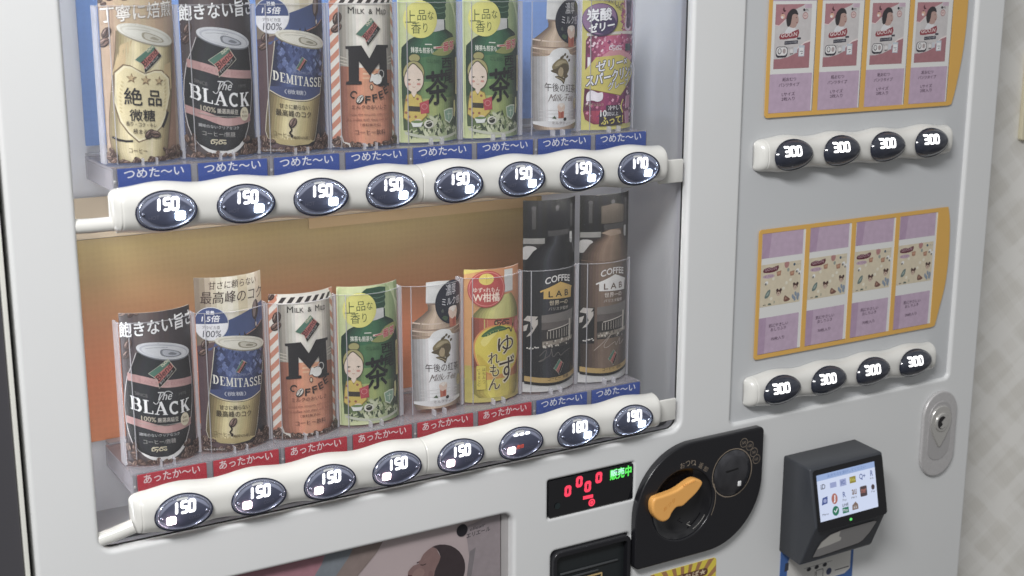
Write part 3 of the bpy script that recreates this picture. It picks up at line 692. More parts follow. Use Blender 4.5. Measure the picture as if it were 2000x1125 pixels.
    a.line('bottle_print', (206, 218, 190), [(14, 26), (19.6, 26)], .7); a.line('bottle_print', (206, 218, 190), [(16.8, 28.6), (16.6, 21)], .7); a.poly('bottle_print', (196, 190, 128), [(24.6, 38), (27, 39), (28, 30), (26, 22), (24, 24)])
    a.line('card_print', (214, 222, 170), [(-34, 1), (-34, 139)], 1.4)
    return a, 140
def art_milk():
    a = Art(); B = 'bottle_print'
    cap_ = [(-11.4, 135), (-11.4, 114.6), (16, 112), (16, 134.6)]
    a.poly(B, (222, 222, 220), [(-11, 135.6), (-11.6, 114.4), (15.8, 112.2), (16.2, 134.4), (2, 136)])
    a.line(B, (186, 184, 184), [(-11.4, 114.6), (15.6, 112.4)], .9)
    a.poly(B, (150, 124, 106), [(-10, 114.2), (14, 112), (14, 109), (-10, 111)])
    L = [(-9.2, 112.6), (-9.6, 107), (-17, 101), (-25, 95), (-27.2, 86), (-27.2, 76), (-26, 30), (-24.5, 8), (-22, 4.4)]
    R = [(14.6, 110.6), (16, 105.4), (26, 99), (33, 92), (34, 84), (33.8, 74), (33.4, 30), (32.6, 7), (29, 3)]
    shade(a, B, [(166, 138, 116), (196, 168, 142), (212, 186, 160), (206, 178, 152), (192, 164, 138), (176, 148, 124), (152, 124, 104)], L, R)
    for y, c in ((93.6, (226, 202, 180)), (87.4, (160, 130, 110)), (85.4, (222, 198, 176)), (80.6, (170, 142, 120))):
        a.line(B, c, smooth_pts([(-25.6, y+1.4), (-10, y-.8), (6, y-1.4), (20, y-.6), (33, y+1.4)], 4, False), 1.3)
    Lw = [(-26.8, 78), (-26.4, 50), (-26, 30), (-24.8, 10)]; Rw = [(33.6, 78), (33.6, 50), (33.4, 30), (32.8, 9)]
    shade(a, B, [(196, 192, 192), (222, 220, 220), (238, 238, 238), (240, 240, 240), (234, 234, 234), (214, 212, 214), (186, 182, 184)], Lw, Rw)
    a.poly(B, (239, 239, 238), [(-10, 77.4), (-8, 79), (-4, 83.6), (5, 86), (15, 84), (19, 79.4), (22, 77.4)], sm=4)
    a.poly(B, (224, 222, 222), smooth_pts([(-24.8, 10.4), (-8, 6.6), (10, 6), (32.8, 9.4)], 4, False)+[(32.6, 12), (-25, 13)])
    # lady emblem
    G = (98, 84, 58); G2 = (140, 124, 84); P = 'emblem'
    a.poly(P, G2, [(-5, 66), (-1, 72.5), (6, 75.5), (13, 73.6), (17, 68), (16.6, 62), (12, 57.6), (5, 56.4)], sm=4)
    a.poly(P, G, [(-6.6, 63.4), (1, 66), (8, 69.8), (15, 69), (17.6, 64), (14, 60.4), (16, 57), (10.6, 55), (8, 60), (0, 60.4)], sm=3)
    a.poly(P, (176, 160, 120), [(-2, 68), (2, 72.4), (8, 73.4), (14, 71), (8, 70.6), (2, 68)], sm=3)
    a.ell(P, (186, 164, 124), 5.6, 62, 3.4, 4.8); a.poly(P, G, [(2.6, 64), (5, 67), (9.4, 64.6), (9, 66.6), (5, 68.6), (1.6, 66.6)])
    for x, y in ((8, 77), (11, 79), (14.4, 76.6), (17.4, 73), (6, 76)): a.ell(P, G, x, y, 1.9, 1.4, .6, 10)
    a.poly(P, G, [(-2, 57.4), (3, 58), (10, 55.6), (12.6, 57.4), (9.6, 49.6), (6.6, 52.4), (2, 55)], sm=3); a.line(P, (196, 180, 140), [(0, 57), (6, 54.8), (10, 52)], .6)
    a.txt('lettering', (66, 56, 56), '午後の紅茶', (-13, 43.4), (29, 39.4), 8.6, bold=.004)
    a.txt('lettering', (140, 128, 124), 'Milk Tea', (-9, 33), (23.6, 31.6), 7, skew=.4)
    a.line('lettering', (140, 128, 124), smooth_pts([(-9.4, 32), (-5, 38), (-3, 33), (2, 38), (6, 33), (12, 36), (18, 34), (24, 35)], 4, False), .45)
    a.ell(B, (172, 158, 118), 29.4, 28.6, 3.4, 6.0); a.line(B, (120, 106, 70), [(27.4, 28), (31.4, 28)], .5)
    for i in range(3): a.line(B, (216, 212, 210), [(-18, 24-i*3.6), (26, 22.6-i*3.6)], .5)
    def cup(cx, cy, s, P='glass_picture'):
        a.poly(P, (206, 112, 84), [(cx-5*s, cy+7*s), (cx+5*s, cy+7*s), (cx+4.4*s, cy-8*s), (cx-4.4*s, cy-8*s)])
        a.poly(P, (236, 206, 186), [(cx-5.4*s, cy+9*s), (cx+5.4*s, cy+9*s), (cx+4.8*s, cy+1*s), (cx, cy-1*s), (cx-4.8*s, cy+2*s)], sm=2)
        a.ell(P, (240, 226, 214), cx, cy+9*s, 5.4*s, 1.8*s); a.poly(P, (246, 236, 226), [(cx-3*s, cy+8*s), (cx, cy+10*s), (cx+3*s, cy+7*s), (cx, cy+5*s)])
        a.poly(P, (186, 80, 62), [(cx-1*s, cy-1*s), (cx+3*s, cy+1*s), (cx+2.6*s, cy-7*s), (cx, cy-7*s)])
    cup(6.4, 21.6, .82); a.poly('glass_picture', (84, 104, 72), [(-5, 15.6), (-1.6, 18), (.6, 14.4)]); a.ell('glass_picture', (50, 40, 44), 11.6, 13.8, 2.2, 1.8)
    a.txt('lettering', (128, 112, 112), 'ミルクティー', (-4.6, 9.4), (20.8, 7.6), 3)
    a.ell('badge', (32, 36, 54), 19.4, 112.2, 21.4, 22.4, 0, 48)
    a.txt('lettering', (222, 222, 226), '濃厚', (10.6, 119.2), (25.6, 119.6), 11.4, bold=.0); a.txt('lettering', (222, 222, 226), 'ミルク感', (5.6, 109.6), (33, 108.8), 8.2, bold=.0)
    cup(20.6, 95.4, 1.15); a.poly('glass_picture', (70, 96, 66), [(6, 97), (10.6, 94), (13, 97.4), (8, 99.4)], sm=3); a.poly('glass_picture', (86, 92, 84), [(4.6, 104), (6.6, 107), (8, 103)], sm=3)
    return a, 138
def art_yuzu():
    a = Art()
    shade(a, 'card_print', [(222, 160, 96), (216, 152, 92), (210, 142, 88), (206, 134, 86), (208, 138, 92), (200, 128, 86)], [(-35, 40), (-35, 141)], [(35, 40), (35, 141)])
    shade(a, 'card_print', [(196, 180, 84), (206, 190, 92), (204, 186, 88), (196, 176, 84), (190, 166, 84)], [(-35, 0), (-35, 40)], [(35, 0), (35, 40)])
    a.poly('card_print', (226, 206, 96), [(-35, 136), (-35, 141), (-10, 141)])
    B = 'bottle_print'
    a.poly(B, (206, 206, 204), [(9, 139), (21.4, 138.4), (21.6, 115), (9, 115)]); a.line(B, (176, 172, 168), [(10, 115.6), (21.6, 115.4)], .8)
    L = [(2, 112), (-8, 106), (-19, 101), (-25, 95), (-27.4, 88), (-27.4, 40), (-26, 10), (-20, 5)]; R = [(19, 113.4), (24, 108), (29, 101), (31.6, 94), (32, 87), (32, 40), (31, 9), (26, 3.4)]
    shade(a, B, [(176, 170, 92), (206, 200, 112), (216, 210, 126), (212, 206, 122), (196, 190, 108), (170, 160, 90)], L, R)
    shade(a, B, [(186, 86, 66), (206, 100, 76), (214, 108, 84), (208, 100, 80), (190, 86, 70)], [(-27.4, 91), (-27.4, 38)], [(32, 85.6), (32, 38)])
    shade(a, B, [(206, 132, 70), (220, 154, 76), (226, 160, 80), (212, 138, 74), (196, 108, 70)], [(-27.4, 38), (-27, 24)], [(32, 38), (31.6, 24)])
    shade(a, B, [(206, 186, 70), (222, 204, 82), (226, 208, 88), (216, 196, 80), (196, 170, 74)], [(-27, 24), (-26, 10), (-20, 5)], [(31.6, 24), (31, 9), (26, 3.4)])
    a.line(B, (176, 80, 60), [(-27.2, 91), (0, 87.4), (20, 86), (32, 85.8)], 1)
    fr = [(-24, 56), (-22, 68), (-14, 77), (-2, 80.6), (12, 79.4), (24, 73), (30, 62), (31, 48), (26, 37), (16, 31), (2, 28.6), (-10, 31.6), (-19, 40)]
    a.poly(B, (232, 150, 74), [(4+(x-4)*1.07, 54+(y-54)*1.06) for x, y in fr], sm=5); a.poly(B, (230, 208, 72), fr, sm=5)
    a.poly(B, (216, 186, 58), [(-22, 52), (-19, 41), (-10, 33), (2, 30), (-8, 38), (-16, 48)], sm=4); a.poly(B, (240, 224, 110), [(-18, 66), (-8, 74), (2, 76), (-6, 68), (-14, 60)], sm=4)
    a.poly(B, (58, 108, 60), [(-17.4, 71), (-10, 77.4), (0, 80.6), (8, 79), (12.8, 75.4), (4, 74.6), (-4, 73.6), (-12, 70.6)], sm=4); a.line(B, (120, 150, 84), [(-15, 72), (-4, 76.6), (9, 77)], .5)
    a.line(B, (50, 40, 34), smooth_pts([(11, 76.4), (16, 76), (18.6, 72), (20, 74), (22, 80.4)], 4, False), 1.4)
    dydo(a, (52, 36, 34), (-3.2, 81), (15.8, 79), 7)
    a.ell(B, (206, 96, 96), 28.4, 77, 4, 9, 0, 20); a.line('lettering', (236, 190, 180), [(28.4, 82), (28.4, 72)], .8)
    for ch, x, y, w, h in (('ゆ', .6, 49.6, 21.6, 19), ('ず', 2.4, 19, 21.4, 27)): a.txt('lettering', (58, 36, 34), ch, (x, y), (x+w, y+.4), h, bold=.012, out=(236, 222, 180), ob=.10)
    for ch, x, y, w, h in (('れ', -10.4, 40.8, 12.6, 12), ('も', -8.4, 27, 10, 13), ('ん', -10, 13, 12.8, 12.4)): a.txt('lettering', (58, 36, 34), ch, (x, y), (x+w, y+.2), h, bold=.012, out=(236, 220, 160), ob=.12)
    a.poly(B, (226, 206, 74), rrect(-22.6, -12.8, 14, 40, 1, 3)); a.line(B, (150, 130, 50), rrect(-22.6, -12.8, 14, 40, 1, 3), .3, True)
    for i, t in enumerate('はちみつ'): a.txt('lettering', (84, 74, 40), t, (-16.4, 34-i*4.4), (-13.6, 34-i*4.4), 3.2)
    for i, t in enumerate('ビタミンC'): a.txt('lettering', (84, 74, 40), t, (-21.4, 34-i*4), (-18.6, 34-i*4), 3)
    a.ell('badge', (198, 72, 68), -11.2, 120.6, 20, 19.2, 0, 48); a.line('badge', (226, 128, 116), ell(-11.2, 120.6, 18.4, 17.6, 44), .9, True)
    a.ell('badge', (234, 208, 92), -12, 131, 7.8, 6, 0, 24); a.line('badge', (196, 160, 60), [(-12, 136), (-11.6, 126.4)], .4)
    a.txt('lettering', (240, 214, 196), 'ゆず×れもん', (-25.4, 117.6), (2.4, 117), 5, bold=.03); a.txt('lettering', (250, 226, 206), 'W柑橘', (-25.4, 107.8), (2, 107), 9.4, bold=.03)
    return a, 141
def art_jelly():
    a = Art()
    a.rect('card_print', (216, 206, 106), -35, 0, 35, 143)
    a.poly('card_print', (190, 96, 128), [(12, 97), (35, 97), (35, 143), (16, 143), (9, 118)])
    base = a.L+1
    for i in range(60): a.ell('card_print', random.choice([(226, 206, 96), (150, 70, 120), (206, 120, 150), (234, 222, 140)]), random.uniform(8, 16), random.uniform(98, 140), random.uniform(.6, 1.4), random.uniform(.6, 1.4), 0, 7, lay=base+i % 9)
    a.L = base+10
    a.poly('card_print', (226, 196, 216), [(15, 143), (16, 116), (15, 104), (22, 101), (29, 106), (31, 122), (33, 143)], sm=3); a.poly('card_print', (84, 56, 92), [(17, 143), (18, 116), (17.4, 106), (22, 103.4), (27, 108), (29, 122), (31, 143)], sm=3)
    for i in range(14): a.ell('card_print', random.choice([(104, 72, 118), (66, 44, 78)]), random.uniform(19, 27), random.uniform(106, 140), 2.4, 2.2, 0, 12)
    P = 'can_print'
    L = [(-28, 96.6), (-31, 92), (-31.4, 50), (-33, 20), (-31, 11), (-22, 6)]; R = [(33, 97.6), (34.6, 92), (34.6, 50), (34.6, 20), (34.6, 8), (34, 5)]
    shade(a, P, [(166, 66, 112), (196, 84, 124), (212, 96, 134), (206, 86, 130), (180, 66, 118), (150, 50, 104)], L[:3], R[:3])
    shade(a, P, [(146, 48, 96), (160, 56, 104), (146, 50, 104), (122, 44, 98), (106, 42, 92)], [(-31.4, 50), (-33, 20)], [(34.6, 50), (34.6, 20)])
    shade(a, P, [(196, 66, 96), (206, 72, 100), (196, 66, 100), (150, 54, 96), (126, 48, 92)], L[3:], R[3:])
    a.line(P, (226, 216, 206), [(-30, 98), (-10, 99), (14, 99.6), (34, 99)], 3)
    base = a.L+1
    for i in range(240):
        x = random.uniform(-29, 34); y = random.choice([random.uniform(66, 97), random.uniform(66, 97), random.uniform(8, 46)]); s = random.uniform(.5, 2.2)
        a.poly(P, random.choice([(236, 170, 196), (226, 130, 166), (150, 50, 106), (248, 214, 226), (206, 90, 136), (176, 60, 110)]), [(x-s, y-s*.3), (x+s*.2, y-s), (x+s, y+s*.4), (x-s*.1, y+s)], lay=base+i % 16)
    a.L = base+17
    a.rect(P, (240, 236, 240), -29, 64, -25.4, 75)
    a.poly(P, (226, 150, 160), [(-20, 70), (0, 84), (16, 80), (30, 74), (20, 66), (-10, 62)], sm=4)
    a.poly(P, (222, 206, 96), [(-33, 60), (-20, 75), (8, 77), (22, 72), (34.6, 66), (34.6, 56), (24, 48), (9.6, 35), (-32, 43.4)]); a.line(P, (150, 120, 50), [(-32, 43.4), (9.6, 35), (24, 48)], .7)
    dydo(a, (240, 230, 240), (-6.3, 81.4), (9.9, 80.6), 6); a.rect(P, (46, 66, 80), 15.6, 80.6, 26, 88)
    NV = (50, 46, 74); WH = (240, 240, 244)
    a.txt('lettering', WH, 'ゼリー×', (-20, 60), (18.8, 66), 10.6, bold=.05, out=NV, ob=.14)
    a.txt('lettering', WH, 'スパークリング', (-30, 44.6), (33, 56), 12, bold=.05, out=NV, ob=.14)
    a.txt('lettering', WH, 'グレープ', (-7, 41), (22, 45), 8, bold=.03, out=NV, ob=.11)
    a.poly(P, (244, 236, 244), [(-29, 38), (-24, 41), (-18, 38.6), (-13, 38.8), (-13, 32), (-18, 29.4), (-24, 31), (-29.4, 30)], sm=3)
    a.txt('lettering', (196, 190, 150), 'ナタデココ入り', (-31, 24.6), (-12, 25), 3)
    a.poly(P, (60, 50, 66), [(-9, 25.4), (11, 25.4), (12.6, 14), (12.4, 4.6), (-16.6, 4), (-16, 18.6), (-9, 19.6)])
    a.txt('lettering', (236, 232, 236), '冷やして', (-6.4, 20), (10.8, 20.6), 5, bold=.03); a.txt('lettering', (240, 240, 240), '10', (-15, 14), (-8.4, 14), 6.4, bold=.05); a.txt('lettering', (226, 226, 230), '回以上', (-7.6, 14.4), (6, 14.6), 4, bold=.02)
    a.txt('lettering', (230, 214, 90), 'ふって！', (-14, 5.6), (13, 7), 7.4, bold=.06)
    for (x, y, r) in ((20, 12, .2), (21.6, 28, -.2)): a.poly(P, (190, 120, 150), [(x-3.6+r*6, y-7), (x+4+r*6, y-6), (x+4, y+7), (x-4, y+6)]); a.line(P, (236, 206, 220), [(x-3.6+r*6, y-7), (x-4, y+6)], .7)
    a.line(P, (230, 210, 100), smooth_pts([(12.6, 17), (9.6, 24), (12.6, 31)], 4, False), 1.6)
    a.ell('badge', (76, 56, 92), -16, 113, 19.2, 16.6, 0, 44); a.ell('badge', (146, 108, 150), -16.6, 113.6, 18, 15.4, 0, 44)
    a.ell('badge', (70, 56, 100), -13, 109, 14, 10.4, 0, 36)
    a.txt('lettering', WH, '炭酸', (-30, 110.8), (-4.6, 112.8), 12.4, bold=.06, out=NV, ob=.1); a.txt('lettering', WH, 'ゼリー', (-28, 99.6), (-1.4, 104), 8.6, bold=.07, out=NV, ob=.12)
    a.txt('lettering', (60, 50, 60), 'ぷるぷるおいしい！', (-28, 132), (8, 121), 6.6, sag=-5, bold=.05, out=(236, 226, 160), ob=.1)
    return a, 143
def art_lab(latte):
    a = Art(); P = 'bottle_print'
    shade(a, 'card_print', [(24, 23, 25), (30, 29, 31), (27, 26, 28), (22, 21, 23), (29, 28, 30), (25, 24, 26), (21, 20, 22)], [(-35, 160), (-35, 206)], [(35, 160), (35, 206)])
    shade(a, 'card_print', [(34, 32, 33), (40, 38, 39), (32, 30, 31), (30, 28, 30), (31, 29, 31), (26, 25, 27)], [(-35, 0), (-35, 160)], [(35, 0), (35, 160)])
    for x in (-24, 2, 24): a.rect('card_print', (58, 57, 59), x-1.5, 176, x+2.4, 196); a.ell('card_print', (66, 65, 67), x+.4, 198, 2.6, 2.2)
    a.rect('card_print', (120, 118, 116), -34.6, 160.5, -12, 166.4); a.poly('card_print', (150, 148, 146), [(-34.6, 144), (-34.6, 157), (-24, 158), (-20, 154), (-24, 148)], sm=3)
    a.rect('card_print', (150, 150, 150), 21, 158, 26, 170)
    a.rect('card_print', (204, 202, 200), -35, 0, 35, 11)
    c0 = (34, 34, 38) if not latte else (134, 106, 88)
    cap = (22, 22, 26) if not latte else (76, 68, 60)
    a.poly(P, cap, [(-8.6, 193), (7, 194.8), (22, 192.4), (21.6, 174), (-8.4, 174)] if not latte else [(-12, 193.6), (4, 196), (20, 193), (19.8, 174.4), (-11.8, 175)])
    for i in range(9): a.line(P, tuple(int(k*1.15) for k in cap), [(-9+i*3.5, 177), (-9+i*3.5, 191)], .5)
    a.poly(P, (58, 56, 58), [(-9, 174), (20, 173.6), (17.6, 166), (-8, 166)])
    L = [(-8, 168), (-12, 161), (-24, 153), (-31.4, 143), (-33, 132), (-33, 90), (-32.6, 40), (-31.6, 15), (-28, 9)]; R = [(18, 168), (21, 160), (28, 152), (32.4, 143), (34, 132), (34, 90), (34, 40), (33.6, 14), (31, 8)]
    if latte: cols = [(80, 64, 54), (104, 83, 70), (124, 101, 86), (130, 106, 90), (118, 95, 80), (98, 78, 66), (72, 57, 48)]
    else: cols = [(24, 24, 28), (34, 34, 38), (52, 54, 60), (38, 38, 42), (30, 30, 34), (26, 26, 30), (22, 22, 26)]
    shade(a, P, cols, L, R)
    if latte:
        a.line(P, (96, 74, 62), smooth_pts([(-33, 136), (-10, 133.6), (10, 133.4), (34, 136)], 4, False), .9)
        a.poly(P, (140, 120, 104), [(-12, 165), (0, 168), (14, 166), (16, 162), (0, 161)])
    else: a.line(P, (120, 120, 124), smooth_pts([(21, 163), (27, 156), (31.6, 146)], 4, False), .7)
    wt = (226, 224, 220); gd = (216, 172, 84)
    a.txt('lettering', wt, 'COFFEE', (-11.2, 116.6), (21.8, 116.6), 6.8, sag=-2.6, bold=.045)
    hc = wt if latte else gd; hd = (110, 84, 70) if latte else (40, 36, 34)
    a.poly('house_logo', hc, [(-16, 110.6), (7, 118), (25.6, 111), (24.4, 99), (-13, 101.6), (-13, 110)])
    a.line('house_logo', hc, [(-16.6, 109.4), (7, 117.6), (26.6, 110)], 1.5)
    a.txt('lettering', hd, 'L A B', (-7.4, 103), (19, 102.2), 6.4, bold=.05)
    a.txt('lettering', (206, 190, 160) if not latte else (222, 212, 200), '世界一の', (-6.6, 94), (18, 93), 5.4, bold=.02); a.txt('lettering', (180, 172, 160) if not latte else (216, 206, 196), 'バリスタ監修', (-7.4, 88.4), (19, 87.4), 3.8, bold=.01)
    # cafe photograph
    F = 'cafe_photo'
    a.rect(F, (52, 48, 46), -15, 48, 28, 84); a.poly(F, (120, 112, 108), [(-15, 74), (28, 74), (28, 86), (-15, 84)]); a.poly(F, (96, 88, 84), [(-15, 68), (28, 70), (28, 75), (-15, 76)])
    for i in range(9): a.rect(F, (176, 166, 154), -9+i*3.6, 58, -8.2+i*3.6, 66+i*.3)
    a.poly(F, (150, 138, 124), [(-14, 50), (28, 53), (28, 57), (-14, 55.4)]); a.line(F, (206, 196, 182), [(-8, 67), (20, 70.6)], 1); a.rect(F, (196, 186, 172), 20.6, 54, 24, 76)
    base = a.L+1
    for i in range(34): a.ell(F, random.choice([(206, 196, 182), (92, 84, 78), (140, 126, 112)]), random.uniform(-13, 24), random.uniform(49, 56), random.uniform(.7, 1.5), random.uniform(.7, 1.6), 0, 8, lay=base+i % 8)
    a.L = base+9
    a.rect(F, (30, 28, 30), -34, 44 if latte else 60, -18, 84)
    for p in ([(-34, 79), (-30, 84), (-19, 83), (-23, 77)], [(-27, 77), (-19, 80), (-19, 75), (-26, 63), (-31, 61), (-24, 70)], [(-34, 73), (-29, 75), (-31, 68), (-34, 67)]): a.poly(F, (186, 178, 170), p)
    for i in range(7): a.ell(F, (206, 200, 192), -30+i*1.8+random.random(), 47+random.random()*3, 1, .8, 0, 8)
    sc = (120, 112, 106) if not latte else (196, 180, 166)
    a.line('lettering', sc, smooth_pts(([(-17, 40), (-10, 46), (-12, 36), (-18, 34), (-6, 40), (-4, 47), (-2, 38), (4, 42), (8, 38), (14, 41), (24, 43)] if not latte else [(-18, 36), (-8, 44), (2, 52), (-6, 42), (-4, 38), (8, 43), (10, 39), (16, 46), (16, 39), (24, 43)]), 5, False), .55)
    blend(a, (-1, 25), (6, 34), (12, 28), (6, 17), (3.4, 21), small=True)
    sm_ = lambda y: smooth_pts([(-33, y+2.4), (-10, y-.6), (10, y-.8), (34, y+2.2)], 4, False)
    a.poly(P, (190, 156, 88), sm_(16)+sm_(10.4)[::-1])
    a.txt('lettering', (70, 56, 36), 'コーヒー' if latte else 'コーヒー', (-8, 11.8), (8, 11.4), 4, bold=.015); a.txt('lettering', (70, 56, 36), '飲料' if latte else '無糖', (11, 11.6), (20, 12), 3.8, bold=.015)
    a.poly(P, (24, 20, 20), sm_(10.4)+sm_(7.4)[::-1])
    return a, 206

# ------------------------------------------------------------------ sample drinks
def make_sample(name, art, height, backing=True, outline=None):
    t = empty(name)
    A, h = art
    fn = bent()
    if backing:
        v = []; f = []
        n = 24; a0 = 35e-3/CR
        for j, z in enumerate((0.0, h*1e-3)):
            for r in (CR-.0001, CR-.0006):
                for i in range(n+1):
                    th = -a0+2*a0*i/n
                    v.append((r*math.sin(th), .0355-r*math.cos(th), z))
        N = n+1
        for i in range(n):
            f.append((i, i+1, 2*N+i+1, 2*N+i)); f.append((N+i+1, N+i, 3*N+i, 3*N+i+1))
            f.append((2*N+i, 2*N+i+1, 3*N+i+1, 3*N+i)); f.append((i+1, i, N+i, N+i+1))
        f += [(0, 2*N, 3*N, N), (n, N+n, 3*N+n, 2*N+n)]
        mobj('card', v, f, ink((196, 190, 180)), None, t, True)
    A.build(t, fn, grid=(-36, 36, 3.0), clip=(-35, 35, 0.0, h))
    # clear sleeve: a bent shell in front of the card with a seam and side rails
    mb = MB(); r0 = CR+.0018; sh = min(h-2, 132)*1e-3; n = 24; a0 = 36e-3/CR
    vv = []
    for z in (-.0015, sh):
        for i in range(n+1):
            th = -a0+2*a0*i/n; vv.append((r0*math.sin(th), .0355-r0*math.cos(th), z))
    o = mobj('clear_sleeve', vv, [(i, i+1, n+2+i, n+1+i) for i in range(n)], M_SLEEVE, None, t, True)
    for th0, w in ((-26e-3/CR, .00035), (-a0, .0009), (a0, .0009)):
        x = (r0+.0002)*math.sin(th0); y = .0355-(r0+.0002)*math.cos(th0)
        mb.box(x-w, x+w, y-.0004, y+.0004 if abs(th0) < a0 else y+.012, -.001, sh+.0006)
    mb.build('sleeve_rail', M_EDGE, t)
    mb = MB()
    for i in range(n):
        for th, th2 in ((-a0+2*a0*i/n, -a0+2*a0*(i+1)/n),):
            p = [((r0+d)*math.sin(q), .0355-(r0+d)*math.cos(q)) for q in (th, th2) for d in (-.0003, .0004)]
            mb.add([(*p[0], sh), (*p[1], sh), (*p[3], sh), (*p[2], sh), (*p[0], sh+.0006), (*p[1], sh+.0006), (*p[3], sh+.0006), (*p[2], sh+.0006)], [(4, 5, 6, 7), (0, 1, 5, 4), (1, 2, 6, 5), (2, 3, 7, 6)])
    mb.build('sleeve_rim', M_EDGE, t)
    return t
Z1, Z2 = 0.0358, -0.2388
def place(t, k, row, label, cat, group='sample drinks in the lit window'):
    t.location = (.07*k+.0015+random.uniform(-.0006, .0006), .047, Z1 if row == 1 else Z2)
    t.rotation_euler = (0, 0, random.uniform(-.03, .03))
    return tag(t, label, cat, group)
gold = make_sample('gold_can_sample', art_gold(), 143)
place(gold, 0, 1, 'curved card of a gold coffee can with three stars and dark kanji', 'sample drink')
black = make_sample('black_can_sample', art_black(), 141)
place(black, 1, 1, 'card of a black barrel coffee can with pink bands, beside the gold can', 'sample drink')
demi = make_sample('blue_can_sample', art_demi(), 165)
place(demi, 2, 1, 'card of a blue and gold coffee can above a blue cold sign', 'sample drink')
milkc = make_sample('milk_coffee_sample', art_m(), 141)
place(milkc, 3, 1, 'white and orange coffee can card with a big M above a blue sign', 'sample drink')
tea = make_sample('green_tea_sample', art_tea(), 140)
place(tea, 4, 1, 'card of a green tea bottle beside the white and orange coffee can, top row', 'sample drink')
mtea = make_sample('milk_tea_sample', art_milk(), 138, backing=False)
place(mtea, 6, 1, 'white labelled milk tea bottle beside the purple grape can', 'sample drink')
jelly = make_sample('grape_jelly_sample', art_jelly(), 143)
place(jelly, 7, 1, 'card of a pink and purple grape soda can with yellow lettering field', 'sample drink')
yuzu = make_sample('citrus_bottle_sample', art_yuzu(), 141)
place(yuzu, 5, 2, 'card of a yellow citrus drink bottle with a red round badge', 'sample drink')
lab1 = make_sample('black_bottle_sample', art_lab(False), 206)
place(lab1, 6, 2, 'tall card of a black coffee bottle with a yellow house logo', 'sample drink')
lab2 = make_sample('brown_bottle_sample', art_lab(True), 206)
place(lab2, 7, 2, 'tall card of a brown latte bottle with a white house logo', 'sample drink')
for src, k, row, lb in ((tea, 5, 1, 'card of a green tea bottle beside the white milk tea bottle, top row'),
                        (black, 0, 2, 'card of a black barrel coffee can above a red warm sign'),
                        (demi, 1, 2, 'card of a blue and gold coffee can above a red warm sign'),
                        (milkc, 2, 2, 'white and orange coffee can card with a big M above a red sign'),
                        (tea, 3, 2, 'card of a green tea bottle above a red warm sign'),
                        (mtea, 4, 2, 'white labelled milk tea bottle above a red warm sign')):
    place(copy_tree(src), k, row, lb, 'sample drink')

# ------------------------------------------------------------------ the vending machine
VM = empty('vending_machine', (0.46, 0.1, -0.75), label='white drinks vending machine with a lit sample window and a side panel of baby goods', cat='vending machine')
VMI = Matrix.Translation((-0.46, -0.1, 0.75))
def part(o, parent=None):
    """hang a mesh built in world space under the machine (or under one of its parts)"""
    if parent is None:
        o.parent = VM; o.location = VMI.translation
    else: o.parent = parent
    return o
WX0, WX1, WZ0 = -.071, .5672, -.2985          # sample window
PX0, PX1, PZ0 = .6394, .9968, -.3052          # side panel
DX0, DX1 = -.1258, 1.0471
outer = rrect(DX0, DX1, -.78, .42, .006)
holes = [rrect(WX0, WX1, WZ0, .30, .013), rrect(PX0, PX1, PZ0, .30, .007), rrect(-.03, .3505, -.60, -.3505, .012),
         rrect(.3935, .5035, -.3668, -.325, .0015), rrect(.3985, .5005, -.60, -.4065, .005)]
part(plate('door', [outer]+holes, 0.0, .020, M_DOOR, bevel=.0042, res=5))
mb = MB(); mb.box(-.119, 1.040, .0215, .24, -.80, .45)
# body as a shell: side walls and a back, so that the window is hollow
mb = MB()
mb.box(-.119, -.088, .0205, .24, -.80, .45); mb.box(.592, .632, .0205, .14, -.80, .45); mb.box(1.005, 1.040, .0205, .24, -.80, .45)
mb.box(-.0875, .5915, .15, .24, -.80, .45); mb.box(.6325, 1.0045, .03, .24, -.80, .45); mb.box(-.0875, .5915, .0205, .1495, -.343, -.322)
part(mb.build('cabinet_body', M_DARK))
mb = MB(); mb.box(-.1225, -.1195, .0205, .235, -.80, .44)
part(mb.build('cabinet_side', M_DOOR))
# inside of the sample window
mb = MB(); mb.box(-.0872, .5912, .130, .134, -.32, .36)
part(mb.build('back_wall', M_INNER))
mb = MB(); mb.box(.573, .576, .0205, .1297, -.32, .36)
part(mb.build('side_wall', mat((188, 189, 193), 0.16, metal=.25, coat=.4, name='inner_side_sheet')))
mb = MB(); mb.box(-.0872, -.084, .0205, .1297, -.32, .36)
part(mb.build('side_wall', M_INNER))
mb = MB(); mb.box(-.0838, .5727, .0205, .1297, -.321, -.312); part(mb.build('window_floor', mat((176, 175, 178), .45, name='window_floor_paint')))
mb = MB(); mb.box(WX0-.008, WX1+.005, .0205, .024, -.321, -.2935); part(mb.build('window_sill', mat((96, 96, 100), .4)))
mb = MB(); mb.box(-.0838, .5727, .0205, .1297, .352, .356); part(mb.build('window_ceiling', M_INNER))
